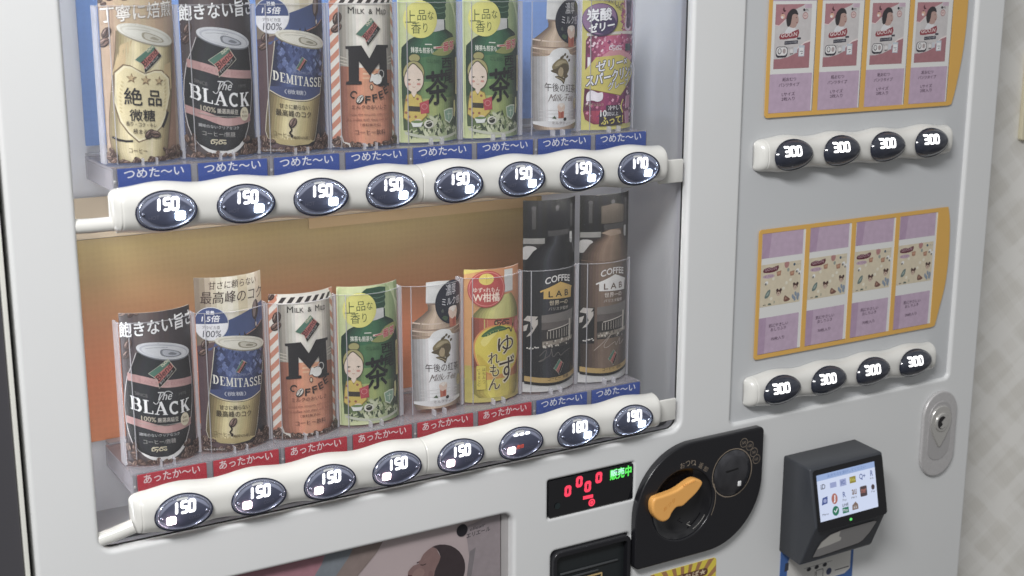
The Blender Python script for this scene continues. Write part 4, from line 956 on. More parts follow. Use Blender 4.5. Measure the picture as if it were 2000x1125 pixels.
# backing sheets: blue behind the cold row, orange behind the warm row
def ramp_mat(name, stops, z0, z1, tex=True):
    m = bpy.data.materials.new(name); m.use_nodes = True; nt = m.node_tree; b = nt.nodes['Principled BSDF']
    t = nt.nodes.new('ShaderNodeTexCoord'); sp = nt.nodes.new('ShaderNodeSeparateXYZ'); r = nt.nodes.new('ShaderNodeValToRGB'); g = nt.nodes.new('ShaderNodeMapRange')
    g.inputs['From Min'].default_value = z0; g.inputs['From Max'].default_value = z1
    nt.links.new(t.outputs['Object'], sp.inputs[0]); nt.links.new(sp.outputs['Z'], g.inputs['Value'])
    n = nt.nodes.new('ShaderNodeTexNoise'); n.inputs['Scale'].default_value = 9; n.inputs['Detail'].default_value = 2
    nt.links.new(t.outputs['Object'], n.inputs['Vector'])
    ad = nt.nodes.new('ShaderNodeMath'); ad.operation = 'MULTIPLY_ADD'; ad.inputs[1].default_value = .16; nt.links.new(n.outputs['Fac'], ad.inputs[0]); nt.links.new(g.outputs['Result'], ad.inputs[2])
    sb = nt.nodes.new('ShaderNodeMath'); sb.operation = 'SUBTRACT'; sb.inputs[1].default_value = .08; nt.links.new(ad.outputs[0], sb.inputs[0]); nt.links.new(sb.outputs[0], r.inputs['Fac'])
    e = r.color_ramp.elements
    e[0].position = stops[0][0]; e[0].color = (*lin(stops[0][1]), 1); e[1].position = stops[-1][0]; e[1].color = (*lin(stops[-1][1]), 1)
    for p, c in stops[1:-1]: q = e.new(p); q.color = (*lin(c), 1)
    last = r.outputs['Color']
    if tex:
        w = nt.nodes.new('ShaderNodeTexVoronoi'); w.inputs['Scale'].default_value = 170; w.inputs['Randomness'].default_value = .15
        nt.links.new(t.outputs['Object'], w.inputs['Vector'])
        h = nt.nodes.new('ShaderNodeMapRange'); h.inputs['From Max'].default_value = .6; h.inputs['To Min'].default_value = .955; h.inputs['To Max'].default_value = 1.04
        nt.links.new(w.outputs['Distance'], h.inputs['Value'])
        s = nt.nodes.new('ShaderNodeVectorMath'); s.operation = 'SCALE'; nt.links.new(last, s.inputs[0]); nt.links.new(h.outputs['Result'], s.inputs['Scale']); last = s.outputs[0]
    nt.links.new(last, b.inputs['Base Color']); b.inputs['Roughness'].default_value = .42
    return m
part(plate('blue_backing', [rrect(-.0288, .50, .0415, .34, .001, 2)], .1255, .001, ramp_mat('blue_print', [(0, (122, 146, 192)), (.5, (112, 140, 190)), (1, (110, 138, 190))], .04, .34)))
part(plate('orange_backing', [rrect(-.0865, .462, -.240, -.0447, .001, 2)], .1255, .001, ramp_mat('orange_print', [(0, (216, 142, 104)), (.3, (206, 130, 96)), (.55, (180, 128, 96)), (.78, (166, 138, 98)), (.93, (182, 160, 112)), (1, (176, 154, 116))], -.240, -.0447)))
part(plate('cream_backing', [rrect(-.0865, .50, -.0442, -.006, .001, 2)], .1258, .001, mat((226, 208, 182), .45, var=.03, scale=20)))
part(plate('cream_tab', [rrect(.185, .455, -.0555, -.0445, .001, 2)], .1246, .0006, mat((206, 176, 134), .45, var=.03, scale=20)))
# window pane, in front of samples and behind the bars
part(plate('window_pane', [rrect(WX0-.006, WX1+.006, WZ0-.006, .306, .012)], .0065, .003, M_PANE))

for nm, ins, y0, th, mm in (('window_gasket', .0009, .0098, .0016, M_DARK), ('window_lining', .0005, .0116, .0086, mat((150, 150, 156), .5, name='lining_grey'))):
    part(plate(nm, [rrect(WX0-.001, WX1+.001, WZ0-.001, .301, .013), rrect(WX0+ins, WX1-ins, WZ0+ins, .2985, .012)], y0, th, mm))
# ---- trays under the samples: one clear tray for each pair
def tray(x0, x1, row):
    z = Z1 if row == 1 else Z2
    mb = MB()
    mb.box(x0, x1, .0235, .112, z-.0042, z-.0018); mb.box(x0, x1, .0205, .0232, z-.0275, z-.0018)
    mb.box(x0, x0+.0016, .0235, .112, z-.022, z-.0045); mb.box(x1-.0016, x1, .0235, .112, z-.022, z-.0045)
    o = mb.build('sample_tray', M_TRAY); part(o)
    mb = MB()
    for x in (x0+.0351, x1-.0351):
        for d in (-.006, .006): mb.box(x+d-.0006, x+d+.0006, .028, .036, z-.0017, z+.004)
    q = mb.build('card_stop', M_EDGE, o)
    mb = MB()
    mb.box((x0+x1)/2-.0030, (x0+x1)/2+.0030, .0196, .0203, z-.026, z-.0024)
    mb.box(x0-.0001, x0+.0026, .0196, .0203, z-.026, z-.0024)
    q = mb.build('tray_strip', mat((142, 140, 146), .4, name='tray_strip'), o)
    mb = MB()
    for x in (x0+.0012,):
        v = []; f = []
        mb.add([(x+.0013*math.cos(i*PI/4), .0193, z-.013+.0013*math.sin(i*PI/4)) for i in range(8)]+[(x, .0183, z-.013)], [(i, (i+1) % 8, 8) for i in range(8)])
    mb.build('screw', M_STEEL, o, smooth=True)
for row in (1, 2):
    for j in range(4): tray(.14*j-.0335, .14*j+.1065-.0005, row)
# grey rail behind the trays
for z in (Z1, Z2):
    mb = MB(); mb.box(-.030, .53, .1125, .1245, z-.020, z-.0005); part(mb.build('shelf_rail', mat((158, 156, 160), .4, name='rail_grey')))

# ---- temperature signs
SG = 'temperature signs under the sample drinks'
under = {1: ['gold can', 'black barrel can', 'blue and gold can', 'white and orange can', 'first green tea bottle', 'second green tea bottle', 'milk tea bottle', 'grape can'],
         2: ['black barrel can', 'blue and gold can', 'white and orange can', 'green tea bottle', 'milk tea bottle', 'yellow citrus bottle', 'tall black bottle', 'tall brown bottle']}
def make_sign(cold):
    t = empty('temperature_sign')
    plate('sign_plate', [rrect(-.0317, .0317, -.0215, 0, .0006, 2)], -.0005, .001, mat((58, 82, 158) if cold else (184, 46, 62), .32, coat=.4), t)
    a = Art()
    a.txt('lettering', (240, 240, 250) if cold else (246, 226, 230), 'つめた～い' if cold else 'あったか～い', (-26.2e-3, -.0088), (25.4e-3, -.0085), .0079, bold=.022)
    a.build(t, flat(-.0006), dl=1e-5)
    return t
signs = {True: make_sign(True), False: make_sign(False)}
used = set()
for row in (1, 2):
    for k in range(8):
        cold = row == 1 or k > 5
        t = signs[cold] if cold not in used else copy_tree(signs[cold]); used.add(cold)
        t.location = (.07*k+.0018, .0192, (Z1 if row == 1 else Z2)-.0022)
        tag(t, '%s temperature sign under the %s of the %s row' % ('blue cold' if cold else 'red warm', under[row][k], 'upper' if row == 1 else 'lower'), 'temperature sign', SG)

# ---- button bars
def bar_mesh(name, x0, x1, centres, z, yb, d, h, amp, seams, pitch, grow=.0):
    xs = []
    x = x0
    N = int((x1-x0)/.0028)
    xs = [x0+(x1-x0)*i/N for i in range(N+1)]
    for e in (x0, x1):
        for k in (.0002, .0006, .0012, .002, .0032, .0045, .006): xs.append(e+(k if e == x0 else -k))
    for s in seams: xs += [s-.0007, s-.00035, s, s+.00035, s+.0007]
    xs = sorted(set(round(q, 6) for q in xs))
    M = 28; v = []; f = []
    for x in xs:
        w = math.cos(2*PI*(x-centres[0])/pitch) if centres[0]-.045 < x < centres[-1]+.04 else -.6
        hh = h+amp*w; dd = d+.0012*w
        t = max(0, 1-(x-x0)/.012, 1-(x1-x)/.008)
        sc = (max(0, 1-t**2.6))**.5 if t < 1 else 0
        s2 = .62+.38*sc if t < 1 else .60
        sy = sc if t < 1 else 0
        for s in seams:
            if abs(x-s) < .0004: s2 *= .982; sy *= .965
        for j in range(M+1):
            a = -PI/2+PI*j/M
            zz = math.sin(a); zz = math.copysign(abs(zz)**.92, zz)
            yy = (max(0, 1-abs(zz)**3.0))**.5
            v.append((x, yb-dd*sy*yy, z+hh*s2*zz))
    for i in range(len(xs)-1):
        for j in range(M):
            a = i*(M+1)+j; f.append((a, a+M+1, a+M+2, a+1))
    for base, rev in ((0, False), ((len(xs)-1)*(M+1), True)):
        q = tuple(range(base, base+M+1)); f.append(q if not rev else q[::-1])
    return part(mobj(name, v, f, M_BAR, None, None, True))
BC = [.07*k for k in range(8)]
RC = [.7015+.0721*k for k in range(4)]
b1 = bar_mesh('button_bar', -.0425, .5345, BC, 0.0008, .0062, .0196, .0206, .0016, (-.0352, .2452), .07)
b2 = bar_mesh('button_bar', -.0425, .5345, BC, -.2702, .0062, .0196, .0206, .0016, (-.0352, .2452), .07)
b3 = bar_mesh('button_bar', .6590, .9625, RC, .0000, .0040, .0170, .0195, .0016, (.6685,), .0721)
b4 = bar_mesh('button_bar', .6590, .9625, RC, -.2712, .0040, .0170, .0195, .0016, (.6685,), .0721)
# wavy clear flange standing up from each window bar
for z in (.0008, -.2702):
    pts = [(-.034+.562*i/160, z+.0262+.0022*math.cos(2*PI*(-.034+.562*i/160)/.07)) for i in range(161)]
    part(plate('clear_flange', [pts[::-1]+[(-.034, z), (.528, z)]], .0012, .0018, glass('clear_flange_plastic', (.985, .985, .985), ior=1.2)))
# brackets that carry the bars
def tube(name, p, r, m, n=20):
    v = []; f = []
    P = [Vector(q) for q in p]
    for i, q in enumerate(P):
        d = (P[min(i+1, len(P)-1)]-P[max(i-1, 0)]).normalized(); u = d.cross(Vector((0, 1, 0))).normalized(); w = d.cross(u)
        for k in range(n): a = 2*PI*k/n; v.append(q+u*r*math.cos(a)+w*r*math.sin(a))
    for i in range(len(P)-1):
        for k in range(n): f.append((i*n+k, i*n+(k+1) % n, (i+1)*n+(k+1) % n, (i+1)*n+k))
    return mobj(name, v, f, m, None, None, True)
part(tube('bar_arm', [(-.040, .005, -.0100), (-.060, .0052, -.0100), (-.0835, .0115, -.0100)], .0062, M_BAR))
part(tube('bar_arm', [(-.040, .002, -.2805), (-.058, .0052, -.2862), (-.0835, .0125, -.2935)], .0066, M_BAR))
for z in (-.0085, -.2735):
    mb = MB(); mb.box(.529, .5612, .0015, .0048, z-.0125, z+.0125); part(mb.build('bar_arm', M_BAR, bevel=.0012))
    mb = MB(); mb.box(-.036, .525, .0105, .0125, z-.0110, z+.0190); part(mb.build('bar_backing', mat((196, 195, 194), .5, name='bar_backing')))

# ---- push buttons
SEGS = {'0': 'abcdef', '1': 'ef', '3': 'abcdg', '5': 'afgcd', '7': 'abcf', '8': 'abcdefg', '9': 'abcdfg', '-': 'a'}
def digit(a, m, ch, x, z, w, h, t, sl=.12, part='price_digits'):
    S_ = {'a': ((0, 1), (1, 1)), 'b': ((1, 1), (1, .5)), 'c': ((1, .5), (1, 0)), 'd': ((0, 0), (1, 0)), 'e': ((0, 0), (0, .5)), 'f': ((0, .5), (0, 1)), 'g': ((0, .5), (1, .5))}
    a.L += 1
    for s_ in SEGS[ch]:
        (x0, z0), (x1, z1) = S_[s_]
        if ch == '1': x0 = x1 = .55
        dx, dz = (x1-x0)*w, (z1-z0)*h; l = math.hypot(dx, dz); e = (dx/l, dz/l); n = (-e[1], e[0])
        A = (x+x0*w+e[0]*t*.28, z+z0*h+e[1]*t*.28); B = (x+x1*w-e[0]*t*.28, z+z1*h-e[1]*t*.28)
        pts = []
        for (c, a0) in ((A, 90), (B, -90)):
            for i in range(5):
                q = math.radians(a0+i*45); pts.append((c[0]+(e[0]*math.cos(q)+n[0]*math.sin(q))*t/2, c[1]+(e[1]*math.cos(q)+n[1]*math.sin(q))*t/2))
        a.poly(part, m, [(p[0]+(p[1]-z)*sl, p[1]) for p in pts])
def yc(z): return 17*z*z
def disc(bm_, a_, b_, yo, m, rings=8, n=48, bulge=0.0, tilt=0.0, ring_from=0.0):
    v = []; f = []
    for i in range(rings+1):
        r = ring_from+(1-ring_from)*i/rings
        for k in range(n):
            t = 2*PI*k/n; x = a_*r*math.cos(t); z = b_*r*math.sin(t)+tilt*x
            v.append((x, yc(z)+yo-bulge*max(0, 1-r*r)**.5, z))
    for i in range(rings):
        for k in range(n): f.append((i*n+k, i*n+(k+1) % n, (i+1)*n+(k+1) % n, (i+1)*n+k))
    bm_.add(v, f, m)
M_BEZEL = mat((34, 38, 58), .2, coat=.5, name='bezel_navy'); M_DISH = mat((176, 180, 198), .25, metal=.5, name='dish_silver'); M_LENS = mat((78, 81, 97), .35, coat=.3, name='lens_smoke'); M_EGG = mat((50, 54, 66), .12, coat=.7, name='button_slate')
M_FAINT = mat((112, 114, 128), .4, name='faint_print'); M_SILV = mat((186, 190, 205), .18, metal=.8, name='ring_silver')
def ring(bm_, a_, b_, yo, rr, m, n=56, k=8):
    v = []; f = []
    for i in range(n):
        t = 2*PI*i/n; cx, cz = a_*math.cos(t), b_*math.sin(t); l = math.hypot(cx/a_, cz/b_); nx, nz = math.cos(t)*b_, math.sin(t)*a_; q = math.hypot(nx, nz); nx /= q; nz /= q
        for j in range(k):
            s = 2*PI*j/k; v.append((cx+nx*rr*math.cos(s), yc(cz)+yo-rr*math.sin(s), cz+nz*rr*math.cos(s)))
    for i in range(n):
        for j in range(k): f.append((i*k+j, ((i+1) % n)*k+j, ((i+1) % n)*k+(j+1) % k, i*k+(j+1) % k))
    bm_.add(v, f, m)
def lens_pts(w, h, n=14):
    up = [(-w+2*w*i/n, h*(1-((-w+2*w*i/n)/w)**2)) for i in range(n+1)]
    return up+[(x, -y) for x, y in up[::-1][1:-1]]
def flatc(yo): return lambda u, v, o: (u, yc(v)+yo-o, v)
def make_button(price, mode):
    mb = MB()
    disc(mb, .0258, .0166, -.0006, 1, 6, 56)
    ring(mb, .0260, .0168, -.0009, .0007, 0); ring(mb, .0238, .0148, -.0012, .0007, 2)
    o = mb.build('push_button', [M_BEZEL, M_DISH, M_SILV], smooth=True)
    a = Art(); a.poly('button_lens', M_LENS, lens_pts(.0232, .0124))
    a.build(o, flatc(-.0015), grid=(-.024, .024, .003))
    # price digits
    a = Art(); w, h, t = .0050, .0092, .0025
    for i, ch in enumerate(price):
        digit(a, M_DIGIT, ch, -.0092+i*.0068, .0016, w*(.95 if ch != '1' else .8), h, t)
    a.build(o, flatc(-.0022), dl=1e-5)
    # lamp
    lx = .0112 if mode == 'cold' else -.0118
    mb = MB(); ol = rrect(lx-.0042, lx+.0042, -.0080, -.0006, .0016, 3); nn = len(ol)
    mb.add([(x, yc(z)-.0027, z) for x, z in ol]+[(x, yc(z)-.0014, z) for x, z in ol], [tuple(range(nn))]+[(i, i+nn, (i+1) % nn+nn, (i+1) % nn) for i in range(nn)])
    lo = mb.build('lamp', [M_LEDW if mode == 'cold' else M_LEDP], o)
    pl = bpy.data.lights.new('lamp_light', 'POINT'); pl.energy = .0042; pl.shadow_soft_size = .0012; pl.color = (.86, .93, 1.0) if mode == 'cold' else (1.0, .84, .86)
    po = bpy.data.objects.new('lamp_light', pl); COL.objects.link(po); po.parent = lo; po.location = (lx, -.0048, -.0045)
    a = Art()
    a.txt('faint_lettering', M_FAINT, 'HOT' if mode == 'cold' else 'COLD', (-.0158 if mode == 'cold' else .0040, -.0064), (-.0068 if mode == 'cold' else .0140, -.0060), .0034)
    if mode == 'cold': a.txt('faint_lettering', M_FAINT, '円', (.0128, .0008), (.0156, .0009), .003)
    if price == '---': a.txt('faint_lettering', M_REDS, '売切', (-.0060, -.0038), (.0022, -.0034), .0042, bold=.03)
    a.build(o, flatc(-.0020), dl=1e-5)
    mb = MB()
    for s_ in (-1, 1): 
        v = []; f = []
        for i in range(5):
            for k in range(10):
                p = i*PI/8; q = 2*PI*k/10; v.append((s_*.0205+.0015*math.cos(q)*math.cos(p), -.0018-.0015*math.sin(p), -.0005+.0015*math.sin(q)*math.cos(p)))
        for i in range(4):
            for k in range(10): f.append((i*10+k, i*10+(k+1) % 10, (i+1)*10+(k+1) % 10, (i+1)*10+k))
        mb.add(v, f)
    mb.build('dome_pin', M_SILV, o, smooth=True)
    mb = MB(); disc(mb, .0250, .0158, -.0010, 0, 9, 56, bulge=.0048); mb.build('button_dome', M_DOME, o, smooth=True)
    return o
def make_egg():
    mb = MB(); T = .05
    disc(mb, .0272, .0166, -.0008, 0, 12, 60, bulge=.0075, tilt=T)
    v = []
    ring(mb, .0274, .0170, -.0007, .0007, 1)
    o = mb.build('push_button', [M_EGG, M_BEZEL], smooth=True)
    def surf(u, v_, off):
        z0 = v_-T*u; r2 = min(.98, (u/.0272)**2+(z0/.0166)**2)
        return (u, yc(v_)-.0008-.0075*(1-r2)**.5-.00012-off, v_)
    a = Art()
    for i, ch in enumerate('300'): digit(a, M_DIGIT, ch, -.0178+i*.0079, .0010, .0054, .0090, .0024)
    a.build(o, surf, grid=(-.02, .02, .002), dl=1e-5)
    return o
proto = {}
prices = {1: ['150']*7+['170'], 2: ['150']*5+['---', '180', '190']}
for row, zc in ((1, .0008), (2, -.2702)):
    for k in range(8):
        mode = 'cold' if row == 1 or k > 5 else 'hot'
        key = (prices[row][k], mode)
        if key in proto: o = copy_tree(proto[key])
        else: o = proto[key] = make_button(*key)
        part(o); o.location = VMI.translation+Vector((.07*k, -.0149, zc-.0008))
egg = make_egg()
for j, zc in enumerate((0.0, -.2712)):
    for k in range(4):
        o = egg if (j, k) == (0, 0) else copy_tree(egg)
        part(o); o.location = VMI.translation+Vector((RC[k]+.0003, -.0143, zc))

# ---- side panel with two framed sets of cards
part(plate('side_panel', [rrect(PX0-.006, PX1+.006, PZ0-.006, .306, .004)], .0045, .003, M_PANEL))
M_FRAME = mat((218, 172, 92), .4, var=.02, scale=30, name='orange_print_frame')
def frame(z0, z1, holes_z):
    bul = [(.9600, z0), (.9648, z0+.0010), (.9672, z0+.0040), (.9728, z0+.025), (.9800, z0+(z1-z0)*.36), (.9822, z0+(z1-z0)*.6), (.9800, z0+(z1-z0)*.86), (.9752, z1)]
    ol = rrect(.6715, .9655, z0, z1, .004)
    ol = [p for p in ol if p[0] < .95]
    # order: bottom-left, then along the bottom, up the bulged right side, back along the top
    bl = [p for p in ol if p[1] < (z0+z1)/2]; tl = [p for p in ol if p[1] >= (z0+z1)/2]
    out = bl+smooth_pts(bul, 5, False)+tl
    hs = []
    for i in range(4): hs.append(rrect(.6765+.0721*i-(.0 if i else 0), .7408+.0721*i+(.0010 if i < 3 else .0005), holes_z[0], holes_z[1], .0006, 2))
    hs[3] = rrect(.8928, .9580, holes_z[0], holes_z[1], .0006, 2)
    return part(plate('card_frame', [out]+hs, .0022, .0008, M_FRAME))
frame(.0408, .226, (.0455, .220)); frame(-.2345, -.0838, (-.2295, -.0886))
PUR = (198, 170, 197); PG = 'product cards in the side panel'
def card_base(name, x0, x1, z0, z1, strip):
    t = empty(name)
    plate('card', [rrect(x0, x1, z0, z1, .0004, 2)], -.0002, .0004, mat((222, 222, 220), .4), t)
    return t
def make_nappy():
    w = .0640; t = card_base('nappy_card', 0, w, 0, .174, 0); a = Art()
    P = 'card_print'
    a.rect('card_footer', PUR, .0, 0, .0622, .0422); a.rect('card_header', PUR, 0, .1205, w, .174)
    x0, x1, z0, z1 = .0050, .0570, .0478, .1170
    a.rect('pack_picture', (208, 203, 203), x0, z0, x1, z1)
    a.poly('pack_picture', (188, 126, 134), [(x0, z1), (x0, .0945), (.0105, .0945), (.018, .1000), (.026, .1045), (.032, .111), (.044, .115), (.047, z1)])
    a.poly('pack_picture', (236, 206, 206), [(x0, .0945), (.0105, .0935), (.019, .099), (.018, .1000), (.0105, .0945), (x0, .0955)])
    a.rect('pack_picture', (206, 178, 196), .047, .1125, x1, z1)
    a.poly('pack_picture', (178, 116, 124), [(x0, z0), (x1, z0), (x1, .0765), (.049, .0745), (.040, .0695), (.036, .064), (.026, .0605), (.014, .0585), (x0, .0585)])
    a.poly('pack_picture', (236, 220, 218), [(x1, .0765), (.049, .0745), (.040, .0695), (.036, .066), (.040, .0712), (.049, .0762), (x1, .0785)])
    # child
    a.poly('child_picture', (226, 226, 230), [(.019, .0855), (.024, .0925), (.032, .0925), (.037, .0865), (.035, .080), (.021, .080)], sm=3)
    a.poly('child_picture', (190, 152, 142), [(.0245, .0945), (.0245, .1065), (.034, .1085), (.0375, .1035), (.0385, .0985), (.0365, .0955), (.0345, .0925), (.0300, .0915)], sm=3)
    a.poly('child_picture', (60, 56, 60), [(.0225, .0935), (.0205, .1010), (.0230, .1080), (.0290, .1120), (.0350, .1105), (.0375, .1055), (.0330, .1065), (.0290, .1050), (.0280, .0990), (.0262, .0940)], sm=3)
    a.ell('child_picture', (70, 50, 50), .0350, .1025, .0006, .0005); a.ell('child_picture', (160, 80, 80), .0362, .0970, .0009, .0006)
    a.poly('pack_picture', (160, 66, 74), [(.0125, .0795), (.0130, .0850), (.0195, .0860), (.0270, .0860), (.0390, .0900), (.0385, .0815), (.026, .0800)], sm=2)
    a.txt('lettering', (236, 214, 214), 'GOO.N', (.0140, .0815), (.0368, .0830), .0042, bold=.05, skew=.1)
    a.rect('pack_picture', (66, 64, 76), .0375, .0790, .0430, .0812)
    a.poly('pack_picture', (66, 66, 80), [(.0195, .0735), (.0390, .0745), (.0390, .0782), (.0195, .0775)]); a.txt('lettering', (206, 206, 214), 'まっさらさら通気', (.021, .0748), (.0375, .0755), .0018)
    a.txt('lettering', (120, 120, 130), 'パンツ', (.023, .0688), (.032, .0690), .0022)
    a.poly('pack_picture', (60, 58, 68), rrect(.0075, .0245, .0600, .0718, .004, 4)); a.poly('pack_picture', (232, 230, 230), rrect(.0083, .0237, .0622, .0711, .0036, 4))
    a.ell('pack_picture', (60, 56, 64), .0130, .0668, .0027, .0032); a.ell('pack_picture', (228, 226, 226), .0130, .0670, .0019, .0024); a.ell('pack_picture', (176, 160, 160), .0196, .0668, .0022, .0028)
    a.rect('pack_picture', (206, 210, 220), .0335, .0645, .0385, .0705); a.rect('pack_picture', (196, 206, 218), .0405, .0605, .0490, .0725); a.rect('pack_picture', (236, 236, 238), .0415, .0615, .0480, .0700); a.line('pack_picture', (70, 80, 110), [(.0425, .0660), (.0470, .0660)], .0006); a.line('pack_picture', (90, 90, 110), [(.0440, .0630), (.0465, .0640)], .0008)
    a.poly('pack_picture', (70, 60, 64), [(.028, .0630), (.0325, .0635), (.0325, .0642), (.028, .0640)]); a.ell('pack_picture', (226, 222, 222), .0302, .0665, .0022, .0022)
    a.ell('pack_picture', (226, 176, 150), .0155, .1040, .0033, .0028); a.ell('pack_picture', (236, 226, 226), .0145, .1030, .0018, .0014); a.ell('pack_picture', (110, 60, 66), .0150, .1072, .0010, .0007); a.poly('pack_picture', (90, 50, 60), [(.0150, .1115), (.0165, .1145), (.0175, .1110), (.0200, .1100), (.0175, .1088), (.0160, .1095)])
    a.ell('pack_picture', (190, 136, 136), .0480, .1045, .0040, .0038); a.ell('pack_picture', (226, 196, 192), .0480, .1045, .0031, .0029); a.txt('lettering', (150, 90, 94), '通気', (.0460, .1036), (.0500, .1037), .0018)
    a.ell('pack_picture', (50, 48, 56), .0458, .1108, .0015, .0015); a.txt('lettering', (80, 80, 90), 'elleair', (.0476, .1106), (.0520, .1108), .0012); a.txt('lettering', (60, 60, 70), 'エリエール', (.0472, .1090), (.0525, .1092), .0013)
    for tx, xx, ww, zz, hh in (('紙おむつ', .0190, .020, .0340, .0042), ('パンツタイプ', .0140, .030, .0282, .0040), ('Lサイズ', .0190, .019, .0180, .0040), ('2枚入り', .0190, .019, .0128, .0040)):
        a.txt('lettering', (86, 62, 86), tx, (xx, zz), (xx+ww, zz+.0002), hh, bold=.004)
    a.build(t, flat(-.0003), dl=4e-6)
    return t
def make_wipe():
    t = card_base('wipes_card', 0, .0665, 0, .1402, 0); a = Art(); P = 'card_print'
    a.rect('card_header', PUR, .0015, .1118, .0625, .1402); a.rect('card_footer', PUR, .0, 0, .0615, .0425)
    a.poly('card_header', (182, 150, 182), [(.0015, .1118), (.0120, .1118), (.0150, .1402), (.0015, .1402)]); a.poly('card_footer', (182, 150, 182), [(0, 0), (.0110, 0), (.0120, .0425), (0, .0425)])
    Q = 'pack_picture'
    a.rect(Q, (222, 208, 176), .0015, .0555, .0615, .1045)
    a.poly(Q, (110, 44, 62), [(.0050, .0955), (.0055, .0995), (.0130, .1010), (.0180, .1000), (.0270, .1020), (.0260, .0962), (.0150, .0945)], sm=2)
    a.txt('lettering', (196, 160, 168), 'GOO.N', (.0070, .0966), (.0245, .0974), .0034, bold=.04)
    a.ell(Q, (196, 164, 184), .0130, .0905, .0088, .0024); a.txt('lettering', (110, 70, 110), 'おしりふき', (.0070, .0895), (.0190, .0896), .0022)
    for x, z in ((.0280, .0925), (.0480, .0905)): a.poly(Q, (176, 122, 96), [(x-.0035, z+.002), (x+.0035, z+.003), (x+.0028, z-.0028), (x-.0025, z-.003)]); a.poly(Q, (206, 150, 120), [(x-.0025, z+.0012), (x+.0025, z+.0018), (x+.0018, z-.0012), (x-.0018, z-.0012)])
    a.poly(Q, (190, 130, 126), [(.0360, .1040), (.0430, .1040), (.0425, .0995), (.0400, .0975), (.0370, .0985)], sm=2); a.ell(Q, (150, 160, 150), .0420, .0950, .0018, .0022); a.ell(Q, (70, 96, 120), .0510, .1005, .0016, .0016); a.txt('lettering', (100, 120, 140), 'エリエール', (.0530, .0992), (.0605, .0994), .0016)
    # small plain animal faces with round ears, cups and leaves
    for x, z in ((.0290, .0690), (.0540, .0735)):
        for s_ in (-1, 1): a.ell(Q, (74, 50, 50), x+s_*.0026+.0004, z+.0038, .0017, .0020, 0, 12)
        a.ell(Q, (96, 64, 58), x, z+.0008, .0035, .0034, 0, 18); a.ell(Q, (206, 176, 156), x-.0002, z-.0006, .0028, .0026, 0, 16); a.ell(Q, (60, 40, 40), x-.0002, z-.0002, .0007, .0005, 0, 8)
    a.poly(Q, (110, 130, 126), [(.0080, .0660), (.0110, .0725), (.0160, .0750), (.0155, .0690), (.0120, .0655)], sm=3); a.poly(Q, (156, 176, 166), [(.0100, .0680), (.0125, .0715), (.0148, .0725), (.0130, .0685)], sm=2)
    a.poly(Q, (128, 84, 72), [(.0370, .0590), (.0385, .0655), (.0430, .0630), (.0470, .0600), (.0420, .0580)], sm=2); a.poly(Q, (176, 132, 110), [(.0385, .0600), (.0395, .0640), (.0425, .0615)])
    for x, z in ((.0510, .0625), (.0550, .0655), (.0590, .0640), (.0535, .0600), (.0580, .0605)): a.ell(Q, (136, 152, 172), x, z, .0017, .0030, .3, 12)
    for x, z in ((.0100, .0830), (.0600, .0900), (.0560, .0930)): a.ell(Q, (236, 236, 232), x, z, .0026, .0022, .4, 12); a.ell(Q, (120, 116, 112), x-.001, z-.0012, .0014, .0014, 0, 8)
    for x, z in ((.0200, .0870), (.0400, .0800), (.0360, .0740), (.0180, .0640), (.0460, .0830)): a.ell(Q, (234, 226, 204), x, z, .0022, .0020, 0, 10)
    a.poly(Q, (96, 110, 100), [(.0130, .0570), (.0145, .0590), (.0180, .0585), (.0185, .0568)]); a.line(Q, (96, 90, 86), [(.0060, .0575), (.0100, .0576)], .0007); a.rect(Q, (170, 172, 150), .0220, .0580, .0235, .0610)
    for tx, xx, ww, zz, hh in (('肌にやさしい', .0165, .029, .0300, .0040), ('おしりふき', .0195, .023, .0252, .0038), ('70枚入り', .0205, .020, .0140, .0040)):
        a.txt('lettering', (86, 62, 86), tx, (xx, zz), (xx+ww, zz+.0002), hh, bold=.004)
    a.build(t, flat(-.0003), dl=4e-6)
    return t
np_, wp = make_nappy(), make_wipe()
pos = ['first card from the centre pillar', 'second card from the centre pillar', 'third card from the centre pillar', 'card next to the bulging end of the frame']
for k in range(4):
    o = np_ if k == 0 else copy_tree(np_); o.location = (.6762+.0721*k, .0028, .0457); o.rotation_euler = (0, random.uniform(-.004, .004), 0)
    tag(o, 'nappy %s, with a child and pink pack' % pos[k], 'product card', PG)
    o = wp if k == 0 else copy_tree(wp); o.location = (.6756+.0721*k, .0028+.00003*k, -.2290); o.rotation_euler = (0, random.uniform(-.004, .004), 0)
    tag(o, 'wipes %s, with a beige patterned pack' % pos[k], 'product card', PG)

# ---- amount display
disp = part(plate('amount_display', [rrect(.3941, .5029, -.3662, -.3256, .0015, 3)], -.0003, .004, M_BLACKG))
a = Art()
for x, z in ((.4174, -.3404), (.4318, -.3328), (.4428, -.3404), (.4570, -.3330)): digit(a, M_RED, '0', x-.0027, z-.0045, .0054, .0092, .0034, .04, 'red_digit')
a.line('red_lettering', M_RED, [(.4370, -.3522), (.4500, -.3524)], .0040)
a.ell('red_lettering', M_RED, .4484, -.3596, .0043, .0043); a.ell('red_lettering', mat((120, 14, 30), .4), .4484, -.3596, .0026, .0026); a.ell('red_lettering', M_RED, .4484, -.3596, .0020, .0020)
a.ell('dark_sensor', mat((30, 40, 42), .5), .4045, -.3545, .0035, .0035)
a.txt('green_lettering', M_GREEN, '販売中', (.4720, -.3392), (.5000, -.3386), .0118, bold=.06)
a.txt('green_lettering', M_CYAN, '販売', (.4728, -.3352), (.4906, -.3348), .0070, bold=.03)
for n_, o in a.build(None, flat(-.0006), dl=1e-5).items(): o.parent = disp

